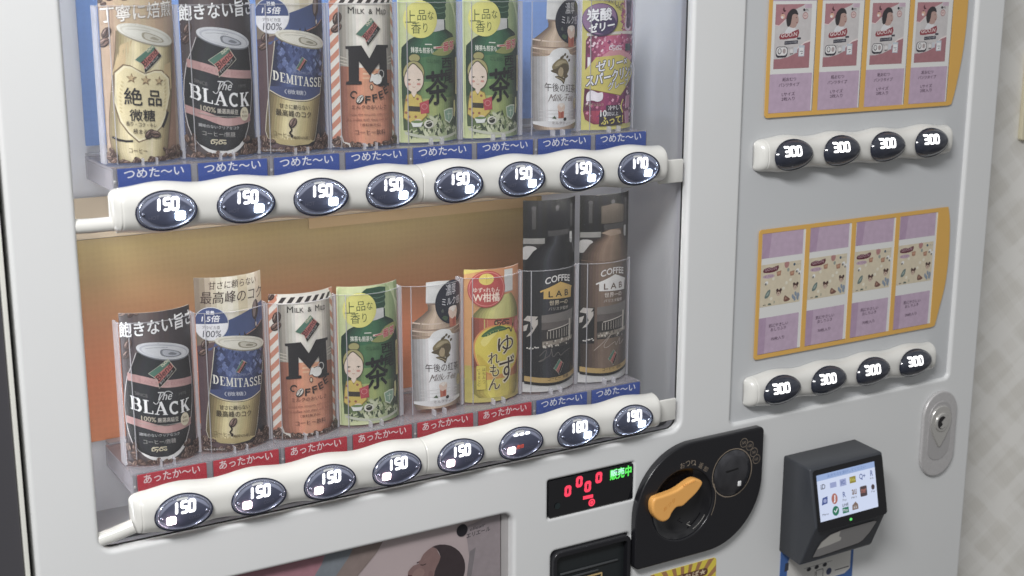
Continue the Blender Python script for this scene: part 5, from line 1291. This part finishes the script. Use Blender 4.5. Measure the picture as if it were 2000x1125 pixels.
# ---- bill slot
bl = part(plate('bill_slot', [rrect(.3978, .4998, -.56, -.4062, .006, 5, rs=(.006, .006, .009, .009)), rrect(.4028, .4948, -.55, -.4128, .004, 3)], -.0050, .022, M_BLACK, bevel=.0015, res=3))
mb = MB(); mb.box(.4020, .4956, .0025, .005, -.55, -.4120); mb.build('slot_mouth', mat((34, 38, 40), .35), bl)
mb = MB(); mb.box(.4100, .4860, .0002, .0024, -.4362, -.4342); mb.box(.4160, .4600, .0006, .0024, -.4425, -.4405); mb.build('slot_rib', mat((72, 74, 76), .3), bl, bevel=.0004)
mb = MB(); mb.box(.4380, .4640, .0010, .0024, -.4470, -.4458); mb.box(.4642, .4654, .0010, .0024, -.4600, -.4458); mb.build('slot_guide', mat((196, 170, 120), .35), bl)

# ---- coin panel
cp = part(plate('coin_panel', [rrect(.5012, .6812, -.4482, -.3118, .006, 6, rs=(.006, .078, .006, .078)), ell(.5655, -.3835, .0430, .0415, 48)], -.0105, .010, M_BLACK, bevel=.0018, res=3))
# bowl behind the lever
v = []; f = []
n = 48; R_ = 8
for i in range(R_+1):
    r = 1-i/R_
    for k in range(n):
        t = 2*PI*k/n; v.append((.5655+.0432*r*math.cos(t), -.0078+.0065*(1-r*r)**.5, -.3835+.0417*r*math.sin(t)))
for i in range(R_):
    for k in range(n): f.append((i*n+k, i*n+(k+1) % n, (i+1)*n+(k+1) % n, (i+1)*n+k))
mobj('lever_bowl', v, f, M_BLACKG, None, cp, True)
lev = [(0.5136, -0.3679), (0.5174, -0.3618), (0.5284, -0.3607), (0.5466, -0.3583), (0.5628, -0.3521), (0.5731, -0.3503), (0.5834, -0.3566), (0.5759, -0.3669), (0.5638, -0.3749), (0.5557, -0.3793), (0.5474, -0.3793), (0.5415, -0.3842), (0.5376, -0.3903), (0.5295, -0.3924), (0.5213, -0.3876), (0.5149, -0.3785)]
lv = plate('return_lever', [smooth_pts([(x+.0036, z-.0022) for x, z in lev], 4)[::-1]], -.0185, .0110, M_ORANGE, cp, bevel=.0028, res=4)
mb = MB()
for i in range(7):
    x = .5560+i*.0025; z = -.3552+i*.00055
    mb.box(x+.0032, x+.0040, -.0191, -.0150, z-.0028, z-.0012)
mb.build('lever_grip', M_ORANGE, lv)
a = Art(); a.txt('lever_lettering', mat((206, 132, 50), .4), 'おつり', (.5326, -.3822), (.5476, -.3734), .0050); a.build(lv, flat(-.01855), dl=1e-5)
a = Art(); GL = (150, 134, 116)
for i, (ch) in enumerate('おつり・返却'):
    t = [(.5604, -.3400), (.5675, -.3388), (.5750, -.3388), (.5800, -.3395), (.5850, -.3428), (.5918, -.3478)][i]; rot = [.12, .02, -.1, -.3, -.5, -.62][i]; s_ = .0062 if ch != '・' else .0022
    a.txt('panel_lettering', GL, ch, t, (t[0]+s_*math.cos(rot), t[1]+s_*math.sin(rot)), .0064 if ch != '・' else .002, up=((-.0064*math.sin(rot)), .0064*math.cos(rot)) if ch != '・' else (.0, .002), bold=.01)
a.line('panel_marking', GL, ell(.6352, -.3592, .0288, .0286, 44), .0011, True)
a.line('panel_marking', GL, arcp(.5655, -.3835, .0465, .0450, -28, 22, 12), .0008)
a.line('panel_marking', (190, 186, 180), arcp(.5655, -.3835, .0370, .0350, -66, -32, 8), .0007)
a.line('panel_marking', (190, 186, 180), [(.5768, -.4112), (.5714, -.4077), (.5755, -.4058)], .0008)
for (x, z), t in zip(((.6508, -.3259), (.6596, -.3311), (.6663, -.3402), (.6706, -.3493)), ('500', '100', '50', '10')):
    a.ell('panel_marking', GL, x, z, .0056, .0056); a.ell('panel_marking', (34, 33, 36), x, z, .0050, .0050); a.txt('panel_marking', GL, t, (x-.0030 if len(t) == 3 else x-.0024, z-.0016), (x+.0030 if len(t) == 3 else x+.0024, z-.0015), .0032)
for n_, o in a.build(None, flat(-.0106), dl=1e-5).items(): o.parent = cp
# coin slot: a dished disc with a slot
v = []; f = []; n = 40; R_ = 7
for i in range(R_+1):
    r = 1-i/R_
    for k in range(n):
        t = 2*PI*k/n; v.append((.6352+.0272*r*math.cos(t), -.0112-.0055*(1-r*r)**.5, -.3592+.0272*r*math.sin(t)))
for i in range(R_):
    for k in range(n): f.append((i*n+k, (i+1)*n+k, (i+1)*n+(k+1) % n, i*n+(k+1) % n))
cs = mobj('coin_disc', v, f, mat((92, 92, 96), .14, metal=.8, name='coin_disc_metal'), None, cp, True)
mb = MB(); mb.add([(.6115, -.0135, -.3545), (.6240, -.0165, -.3530), (.6390, -.0170, -.3518), (.6390, -.0170, -.3532), (.6240, -.0163, -.3552), (.6115, -.0133, -.3560)], [(0, 1, 4, 5), (1, 2, 3, 4)]); mb.build('coin_slit', M_DARK, cp)
mb = MB(); mb.box(.6395, .6440, -.0172, -.0150, -.3745, -.3685); mb.build('slot_glint', mat((232, 232, 232), .3), cp, bevel=.0006)  # white block put on the disc as its bright glint, gives no light

# ---- lock
lk = part(plate('lock', [rrect(.9520, 1.0120, -.4330, -.3202, .0295, 10)], -.0050, .0045, M_STEEL, bevel=.0016, res=3))
plate('lock_recess', [rrect(.9610, 1.0010, -.4110, -.3330, .0195, 10)], -.0058, .001, mat((190, 188, 188), .35, metal=.35, name='recess_steel'), lk, bevel=.0004)
pear = smooth_pts([(.9810, -.3385), (.9925, -.3420), (.9990, -.3530), (.9990, -.3660), (.9930, -.3780), (.9870, -.3870), (.9810, -.3935), (.9755, -.3870), (.9695, -.3780), (.9640, -.3660), (.9640, -.3530), (.9700, -.3420)], 4)
plate('key_plate', [pear[::-1]], -.0076, .003, M_CHROME, lk, bevel=.0009)
plate('key_barrel', [ell(.9815, -.3600, .0118, .0122, 32)], -.0094, .003, M_CHROME, lk, bevel=.0012)
plate('keyhole', [ell(.9805, -.3600, .0078, .0086, 28)], -.0097, .001, mat((30, 28, 30), .25), lk)
plate('key_pin', [[(.9790, -.3590), (.9860, -.3535), (.9885, -.3570), (.9880, -.3640), (.9820, -.3680), (.9765, -.3665), (.9815, -.3625)]], -.0102, .001, M_CHROME, lk)
mb = MB(); mb.box(.955, 1.009, -.0007, .0003, -.430, -.323)

# ------------------------------------------------------------------ payment terminal
PT = empty('payment_terminal', (.7812, 0, -.482), label='dark grey contactless payment terminal with a lit colour touch screen', cat='card terminal')
X0, X1 = .7232, .8392
prof = [(0, -.3590), (-.0440, -.3615), (-.0585, -.4300), (-.0540, -.4400), (-.0375, -.4815), (-.0340, -.4850), (0, -.4800)]
def facept(s):     # s 0..1 down the screen face
    a_, b_ = prof[1], prof[2]; return (a_[0]+(b_[0]-a_[0])*s, a_[1]+(b_[1]-a_[1])*s)
bm = bmesh.new()
l0 = [bm.verts.new((X0, y, z)) for y, z in prof]; l1 = [bm.verts.new((X1, y, z)) for y, z in prof]
bm.faces.new(l0[::-1]); bm.faces.new(l1)
for i in range(len(prof)):
    j = (i+1) % len(prof); bm.faces.new((l0[i], l0[j], l1[j], l1[i]))
bmesh.ops.recalc_face_normals(bm, faces=bm.faces[:])
es = [e for e in bm.edges if not (abs(e.verts[0].co.y) < 1e-6 and abs(e.verts[1].co.y) < 1e-6)]
bmesh.ops.bevel(bm, geom=es, offset=.0038, segments=4, profile=.5, affect='EDGES', clamp_overlap=True)
for f_ in bm.faces: f_.smooth = True
me = bpy.data.meshes.new('housing'); bm.to_mesh(me); bm.free(); me.materials.append(M_SLATE)
hs = bpy.data.objects.new('housing', me); COL.objects.link(hs)
def tp(o, par=None):
    if par: o.parent = par
    else: o.parent = PT; o.location = (-.7812, 0, .482)
    return o
tp(hs)
for p_ in me.polygons: p_.use_smooth = True
def onface(yo):
    fx = (prof[2][0]-prof[1][0]); fz = prof[2][1]-prof[1][1]; L_ = math.hypot(fx, fz); nrm = (fz/L_, -fx/L_)   # pointing out
    if nrm[0] > 0: nrm = (-nrm[0], -nrm[1])
    def fn(u, v, o):      # v is the world height on the face
        s = (v-prof[1][1])/fz; return (u, prof[1][0]+fx*s+nrm[0]*(yo+o), v+nrm[1]*(yo+o))
    return fn
a = Art(); a.poly('screen_bezel', M_BLACKG, rrect(X0+.0030, X1-.0015, -.4345, -.3640, .004, 5)); sb = a.build(None, onface(.0003))['screen_bezel']; tp(sb)
def scr(rgb, s=.95): return lamp(rgb, s, 'screen_%d_%d_%d' % rgb)
a = Art(); SX0, SX1, SZ0, SZ1 = .7310, .8235, -.4235, -.3700
SW = scr((206, 216, 240)); a.rect('touch_screen', SW, SX0, SZ0, SX1, SZ1); a.rect('touch_screen', scr((150, 172, 214)), SX0, -.3768, SX1, SZ1)
a.txt('touch_screen', scr((96, 122, 176)), '決済方法を選択してください', (.7470, -.3756), (.8090, -.3752), .0038)
DK2 = scr((60, 64, 80)); cols = {'g': scr((30, 110, 84)), 'r': scr((170, 110, 100)), 'b': scr((60, 80, 140)), 'o': scr((140, 130, 50)), 'k': scr((70, 56, 60)), 'l': scr((150, 160, 200)), 'w': scr((235, 240, 250)), 't': scr((120, 100, 90))}
gx = [.7400+.0155*i for i in range(6)]; gz = [-.3850, -.4010, -.4150]
a.txt('touch_screen', DK2, 'iD', (gx[0]-.004, gz[0]-.002), (gx[0]+.003, gz[0]-.002), .0055, bold=.04)
a.rect('touch_screen', cols['l'], gx[1]-.005, gz[0]-.003, gx[1]+.005, gz[0]+.003); a.rect('touch_screen', cols['l'], gx[2]-.005, gz[0]-.004, gx[2]+.005, gz[0]+.004); a.txt('touch_screen', cols['b'], 'IC', (gx[2]-.003, gz[0]-.002), (gx[2]+.003, gz[0]-.002), .004)
a.rect('touch_screen', cols['o'], gx[3]-.005, gz[0]-.0035, gx[3]+.005, gz[0]+.004); a.txt('touch_screen', scr((210, 206, 110)), 'Edy', (gx[3]-.004, gz[0]-.002), (gx[3]+.004, gz[0]-.002), .004)
a.txt('touch_screen', cols['b'], 'Q+', (gx[4]-.0045, gz[0]-.0025), (gx[4]+.005, gz[0]-.0025), .007, bold=.03); a.txt('touch_screen', cols['b'], 'R', (gx[5]-.002, gz[0]-.001), (gx[5]+.002, gz[0]-.001), .0065, bold=.03); a.txt('touch_screen', DK2, 'Edy', (gx[5]-.003, gz[0]-.005), (gx[5]+.003, gz[0]-.005), .0025)
a.poly('touch_screen', cols['b'], [(gx[0]-.005, gz[1]-.004), (gx[0]+.004, gz[1]-.003), (gx[0]+.005, gz[1]+.005), (gx[0]-.003, gz[1]+.004)]); a.ell('touch_screen', cols['l'], gx[0]+.0005, gz[1]+.0004, .0026, .0022)
a.ell('touch_screen', cols['r'], gx[1], gz[1], .0048, .0062); a.line('touch_screen', cols['w'], [(gx[1]+.0008, gz[1]+.004), (gx[1]+.0002, gz[1]-.003), (gx[1]-.0016, gz[1]-.004)], .0014)
a.txt('touch_screen', cols['b'], 'R', (gx[2]-.002, gz[1]-.001), (gx[2]+.002, gz[1]-.001), .006, bold=.03); a.txt('touch_screen', DK2, 'Pay', (gx[2]-.003, gz[1]-.006), (gx[2]+.003, gz[1]-.006), .003)
a.txt('touch_screen', cols['t'], 'au', (gx[3]-.003, gz[1]-.001), (gx[3]+.004, gz[1]-.001), .006, bold=.05); a.txt('touch_screen', DK2, 'PAY', (gx[3]-.0045, gz[1]-.0055), (gx[3]+.0045, gz[1]-.0055), .0025)
a.poly('touch_screen', cols['k'], rrect(gx[4]-.0055, gx[4]+.0055, gz[1]-.006, gz[1]+.006, .0014, 3)); a.txt('touch_screen', cols['r'], 'mer', (gx[4]-.004, gz[1]-.002), (gx[4]+.004, gz[1]-.002), .0045, bold=.03)
a.ell('touch_screen', cols['k'], gx[5], gz[1]+.002, .0028, .0032); a.txt('touch_screen', DK2, 'Pay', (gx[5]-.003, gz[1]-.0045), (gx[5]+.003, gz[1]-.0045), .0024)
a.txt('touch_screen', DK2, 'Menu', (gx[0]-.0055, gz[2]-.002), (gx[0]+.004, gz[2]-.002), .0024); a.ell('touch_screen', cols['g'], gx[1], gz[2], .0052, .0056); a.line('touch_screen', cols['w'], [(gx[1]-.0024, gz[2]+.0006), (gx[1]-.0004, gz[2]-.0018), (gx[1]+.0028, gz[2]+.0022)], .0013)
a.txt('touch_screen', DK2, 'LINE', (gx[2]-.0045, gz[2]+.0024), (gx[2]+.005, gz[2]+.0026), .0030, bold=.05); a.rect('touch_screen', cols['g'], gx[2]-.0048, gz[2]-.0055, gx[2]+.0048, gz[2]+.0012); a.txt('touch_screen', cols['w'], 'Pay', (gx[2]-.0034, gz[2]-.0045), (gx[2]+.0034, gz[2]-.0045), .004)
a.poly('touch_screen', cols['t'], [(gx[3]-.005, gz[2]-.0045), (gx[3]+.005, gz[2]-.0045), (gx[3]+.0045, gz[2]+.001), (gx[3]+.001, gz[2]+.0045), (gx[3]-.0045, gz[2]+.001)]); a.txt('touch_screen', cols['w'], 'メル', (gx[3]-.003, gz[2]-.0035), (gx[3]+.003, gz[2]-.0035), .0035)
ts = a.build(None, onface(.0008), dl=6e-6)['touch_screen']; tp(ts)
a = Art(); a.ell('status_lamp', lamp((110, 240, 120), .95, 'green_lamp'), .7780, -.4293, .0021, .0016); tp(a.build(None, onface(.0009))['status_lamp'])
# card window in the lower face
def onlow(yo):
    A_, B_ = prof[3], prof[4]; fy, fz = B_[0]-A_[0], B_[1]-A_[1]; L_ = math.hypot(fy, fz); nr = (fz/L_, -fy/L_)
    if nr[0] > 0: nr = (-nr[0], -nr[1])
    return lambda u, v, o: (u, A_[0]+fy*(v-A_[1])/fz+nr[0]*(yo+o), v+nr[1]*(yo+o))
a = Art(); wp_ = [(.7385, -.4760), (.7395, -.4640), (.7420, -.4530), (.7530, -.4450), (.7700, -.4425), (.8235, -.4425), (.8290, -.4450), (.8250, -.4600), (.8180, -.4710), (.8120, -.4740), (.7500, -.4775)]
a.poly('card_window', mat((150, 148, 148), .3, coat=.4), wp_); a.line('card_window', M_BLACK, wp_, .0012, True)
a.poly('card_window', mat((214, 212, 206), .3, coat=.4), [(.7405, -.4640), (.7440, -.4545), (.7540, -.4465), (.7690, -.4440), (.7700, -.4520), (.7760, -.4560), (.7760, -.4600), (.7600, -.4625)])
tp(a.build(None, onlow(.0004))['card_window'])
# the guide plate below it
IP = empty('instruction_plate', (.785, -.001, -.55), label='blue and white guide plate with small symbols below the payment terminal', cat='sign')
o = plate('plate', [rrect(.7255, .8465, -.64, -.4800, .002, 3)], -.0010, .0009, mat((70, 106, 168), .35)); o.parent = IP; o.location = (-.785, .001, .55)
a = Art(); IV = mat((214, 212, 208), .4)
a.poly('white_field', IV, [(.7365, -.4990), (.7420, -.4850), (.8420, -.4850), (.8420, -.5290), (.8330, -.5340), (.7800, -.5345), (.7365, -.5345)])
a.poly('symbol', (60, 62, 74), [(.7330, -.4975), (.7385, -.4975), (.7385, -.5075), (.7320, -.5085)]); a.line('symbol', (90, 90, 100), [(.7640, -.5118), (.8110, -.5118)], .0005)
for x in (.7722, .7850, .7985): a.ell('symbol', (46, 46, 54), x, -.5145, .0036, .0026)
a.line('symbol', (60, 62, 74), [(.7830, -.5200), (.7830, -.5330), (.7930, -.5330)], .0008); a.line('symbol', (60, 62, 74), rrect(.7850, .7960, -.5300, -.5190, .001, 2), .0008, True); a.ell('symbol', (60, 70, 110), .8060, -.5250, .0045, .0045); a.line('symbol', (60, 62, 74), [(.8160, -.5260), (.8400, -.5262)], .0012)
for n_, o in a.build(None, flat(-.0011), dl=1e-5).items(): o.parent = IP; o.location = (-.785, .001, .55)

# ------------------------------------------------------------------ round-cornered sticker
ST = empty('striped_sticker', (.578, 0, -.5), label='yellow and brown rayed sticker with a lettered banner below the coin panel', cat='sticker')
o = plate('sticker_sheet', [rrect(.5295, .6255, -.56, -.4642, .004, 4)], -.0006, .0005, mat((226, 206, 84), .35)); o.parent = ST; o.location = (-.578, 0, .5)
a = Art()
for i in range(13):
    t = math.radians(8+i*13.6); c = (.578, -.5150); t2 = t+math.radians(6.0)
    a.poly('ray', (188, 128, 78), [(c[0]+.012*math.cos(t), c[1]+.012*math.sin(t)), (c[0]+.09*math.cos(t), c[1]+.09*math.sin(t)), (c[0]+.09*math.cos(t2), c[1]+.09*math.sin(t2)), (c[0]+.012*math.cos(t2), c[1]+.012*math.sin(t2))], lay=1)
r_ = a.build(None, flat(-.0007), dl=1e-5, clip=(.5297, .6253, -.56, -.4644)); o = r_['ray']; o.parent = ST; o.location = (-.578, 0, .5)
a = Art(); a.poly('banner', (110, 66, 48), rrect(.5380, .6130, -.4830, -.4738, .0045, 4)); a.txt('banner', (230, 208, 170), 'もらえれば★', (.5480, -.4818), (.6100, -.4812), .0066, bold=.04)
o = a.build(None, flat(-.0009), dl=1e-5)['banner']; o.parent = ST; o.location = (-.578, 0, .5)

# ------------------------------------------------------------------ poster behind the lower left window
PO = empty('poster', (.16, .012, -.45), label='poster with a sleeping baby and pastel bands behind the lower window', cat='poster')
def pp(o): o.parent = PO; o.location = (-.16, -.012, .45)
pp(plate('poster_sheet', [rrect(-.03, .3415, -.60, -.3400, .001, 2)], .0125, .001, mat((202, 188, 187), .4, var=.03, scale=14)))
a = Art(); P = 'pastel_band'
a.poly(P, (196, 134, 146), [(-.03, -.340), (.150, -.340), (.1402, -.3636), (.1324, -.374), (.10, -.43), (.05, -.52), (-.03, -.60)])
a.poly(P, (142, 152, 160), [(.150, -.340), (.182, -.340), (.1691, -.3628), (.1548, -.3794), (.12, -.43), (.08, -.52), (.05, -.52), (.10, -.43), (.1324, -.374), (.1402, -.3636)])
a.poly(P, (160, 142, 134), [(.182, -.340), (.216, -.340), (.2001, -.3639), (.1777, -.385), (.15, -.43), (.11, -.52), (.08, -.52), (.12, -.43), (.1548, -.3794), (.1691, -.3628)])
a.poly(P, (176, 164, 166), [(.30, -.36), (.3415, -.352), (.3415, -.44), (.31, -.44)]); a.poly(P, (146, 140, 142), [(.305, -.388), (.312, -.385), (.306, -.42), (.299, -.43)])
H_ = 'baby_picture'
a.poly(H_, (158, 124, 118), [(.2609, -.3732), (.251, -.3788), (.2477, -.3843), (.2444, -.3858), (.2462, -.388), (.2395, -.3886), (.2337, -.3935), (.2330, -.3985), (.229, -.41), (.234, -.43), (.2638, -.43), (.285, -.40), (.2707, -.3865), (.2659, -.3759)], sm=2)
a.poly(H_, (72, 60, 62), [(0.27, -0.3725), (0.2825, -0.3766), (0.2925, -0.3852), (0.2983, -0.3961), (0.2991, -0.4059), (0.2973, -0.4138), (.29, -.43), (.262, -.43), (0.2628, -0.4058), (0.2656, -0.3964), (0.2707, -0.3865), (0.2659, -0.3759), (0.2609, -0.3732)], sm=2)
a.ell(H_, (172, 138, 130), .2450, -.3990, .0070, .0060, .3); a.ell(H_, (148, 112, 108), .2590, -.4030, .0026, .0042)
a.line(H_, (60, 40, 44), smooth_pts([(.2475, -.3895), (.2505, -.3905), (.2540, -.3898)], 3, False), .0009); a.ell(H_, (60, 40, 44), .2444, -.3862, .0012, .0006, .4); a.line(H_, (96, 50, 56), [(.2332, -.3975), (.2380, -.3995)], .0012)
a.ell('logo', (70, 66, 74), .2960, -.3628, .0066, .0068); a.ell('logo', (38, 36, 44), .2960, -.3628, .0060, .0062)
a.txt('logo', (60, 58, 66), 'elleair', (.3050, -.3656), (.3230, -.3640), .0034, skew=.2, bold=.01); a.txt('logo', (44, 42, 50), 'エリエール', (.3010, -.3728), (.3290, -.3702), .0048, bold=.02, skew=.1)
a.ell(P, (226, 210, 214), .0985, -.3850, .006, .004)
a.txt('lettering', (66, 50, 56), 'は', (.096, -.3890), (.103, -.3888), .008, out=(228, 214, 216), ob=.1, bold=.03)
for o in a.build(None, flat(.0119), dl=1e-5).values(): pp(o)
part(plate('poster_cover', [rrect(-.036, .3555, -.606, -.3455, .010)], .0095, .0012, glass('poster_cover_plastic', (.94, .935, .94), ior=1.3)))
part(plate('poster_trim', [rrect(.3425, .3545, -.61, -.340, .001, 2)], .0108, .002, mat((190, 188, 186), .4)))

# ------------------------------------------------------------------ surroundings
def wallpaper():
    m = bpy.data.materials.new('woven_wallpaper'); m.use_nodes = True; nt = m.node_tree; b = nt.nodes['Principled BSDF']
    t = nt.nodes.new('ShaderNodeTexCoord'); fac = None
    for ang, sc, st in ((52, 3.4, .55), (-56, 3.9, .55), (46, 9.5, .25), (-64, 8.3, .25), (38, 60, .10)):
        mp = nt.nodes.new('ShaderNodeMapping'); mp.inputs['Rotation'].default_value = (0, math.radians(ang), 0)
        w = nt.nodes.new('ShaderNodeTexWave'); w.wave_type = 'BANDS'; w.bands_direction = 'X'; w.inputs['Scale'].default_value = sc; w.inputs['Distortion'].default_value = .25; w.inputs['Detail'].default_value = 1; w.inputs['Detail Scale'].default_value = 3
        nt.links.new(t.outputs['Object'], mp.inputs[0]); nt.links.new(mp.outputs[0], w.inputs['Vector'])
        g = nt.nodes.new('ShaderNodeMapRange'); g.inputs['From Min'].default_value = .62; g.inputs['From Max'].default_value = .78; g.inputs['To Max'].default_value = st
        nt.links.new(w.outputs['Fac'], g.inputs['Value'])
        if fac is None: fac = g.outputs[0]
        else:
            ad = nt.nodes.new('ShaderNodeMath'); ad.operation = 'ADD'; nt.links.new(fac, ad.inputs[0]); nt.links.new(g.outputs[0], ad.inputs[1]); fac = ad.outputs[0]
    r = nt.nodes.new('ShaderNodeValToRGB'); r.color_ramp.elements[0].color = (*lin((233, 230, 223)), 1); r.color_ramp.elements[1].color = (*lin((248, 246, 241)), 1)
    nt.links.new(fac, r.inputs['Fac']); nt.links.new(r.outputs['Color'], b.inputs['Base Color']); b.inputs['Roughness'].default_value = .75
    n = nt.nodes.new('ShaderNodeTexNoise'); n.inputs['Scale'].default_value = 600; nt.links.new(t.outputs['Object'], n.inputs['Vector'])
    bp = nt.nodes.new('ShaderNodeBump'); bp.inputs['Strength'].default_value = .3; bp.inputs['Distance'].default_value = .0005; nt.links.new(n.outputs['Fac'], bp.inputs['Height']); nt.links.new(bp.outputs['Normal'], b.inputs['Normal'])
    return m
mb = MB(); mb.box(1.0410, 2.6, .10, .12, -1.0, 1.2); tag(mb.build('wall', wallpaper()), kind='structure')
sw = plate('wall_switch', [rrect(1.2145, 1.2865, -.027, .093, .004, 4)], .093, .007, mat((226, 218, 190), .35), bevel=.002)
tag(sw, 'cream wall switch plate on the patterned wallpaper', 'wall switch')
NB = empty('neighbouring_cabinet', (-.4, .1, -.75), label='dark grey cabinet with a white edge strip standing beside the vending machine', cat='cabinet')
o = plate('front_panel', [rrect(-.70, -.1351, -.78, .42, .002, 3)], .0, .02, mat((70, 69, 73), .3, var=.06, scale=3, coat=.3), bevel=.001); o.parent = NB; o.location = (.4, -.1, .75)
o = plate('edge_strip', [rrect(-.1346, -.1308, -.78, .42, .001, 3)], -.003, .024, mat((222, 222, 214), .35), bevel=.0008); o.parent = NB; o.location = (.4, -.1, .75)
mb = MB(); mb.box(-.69, -.140, .021, .23, -.78, .42); o = mb.build('cabinet_body', M_DARK); o.parent = NB; o.location = (.4, -.1, .75)
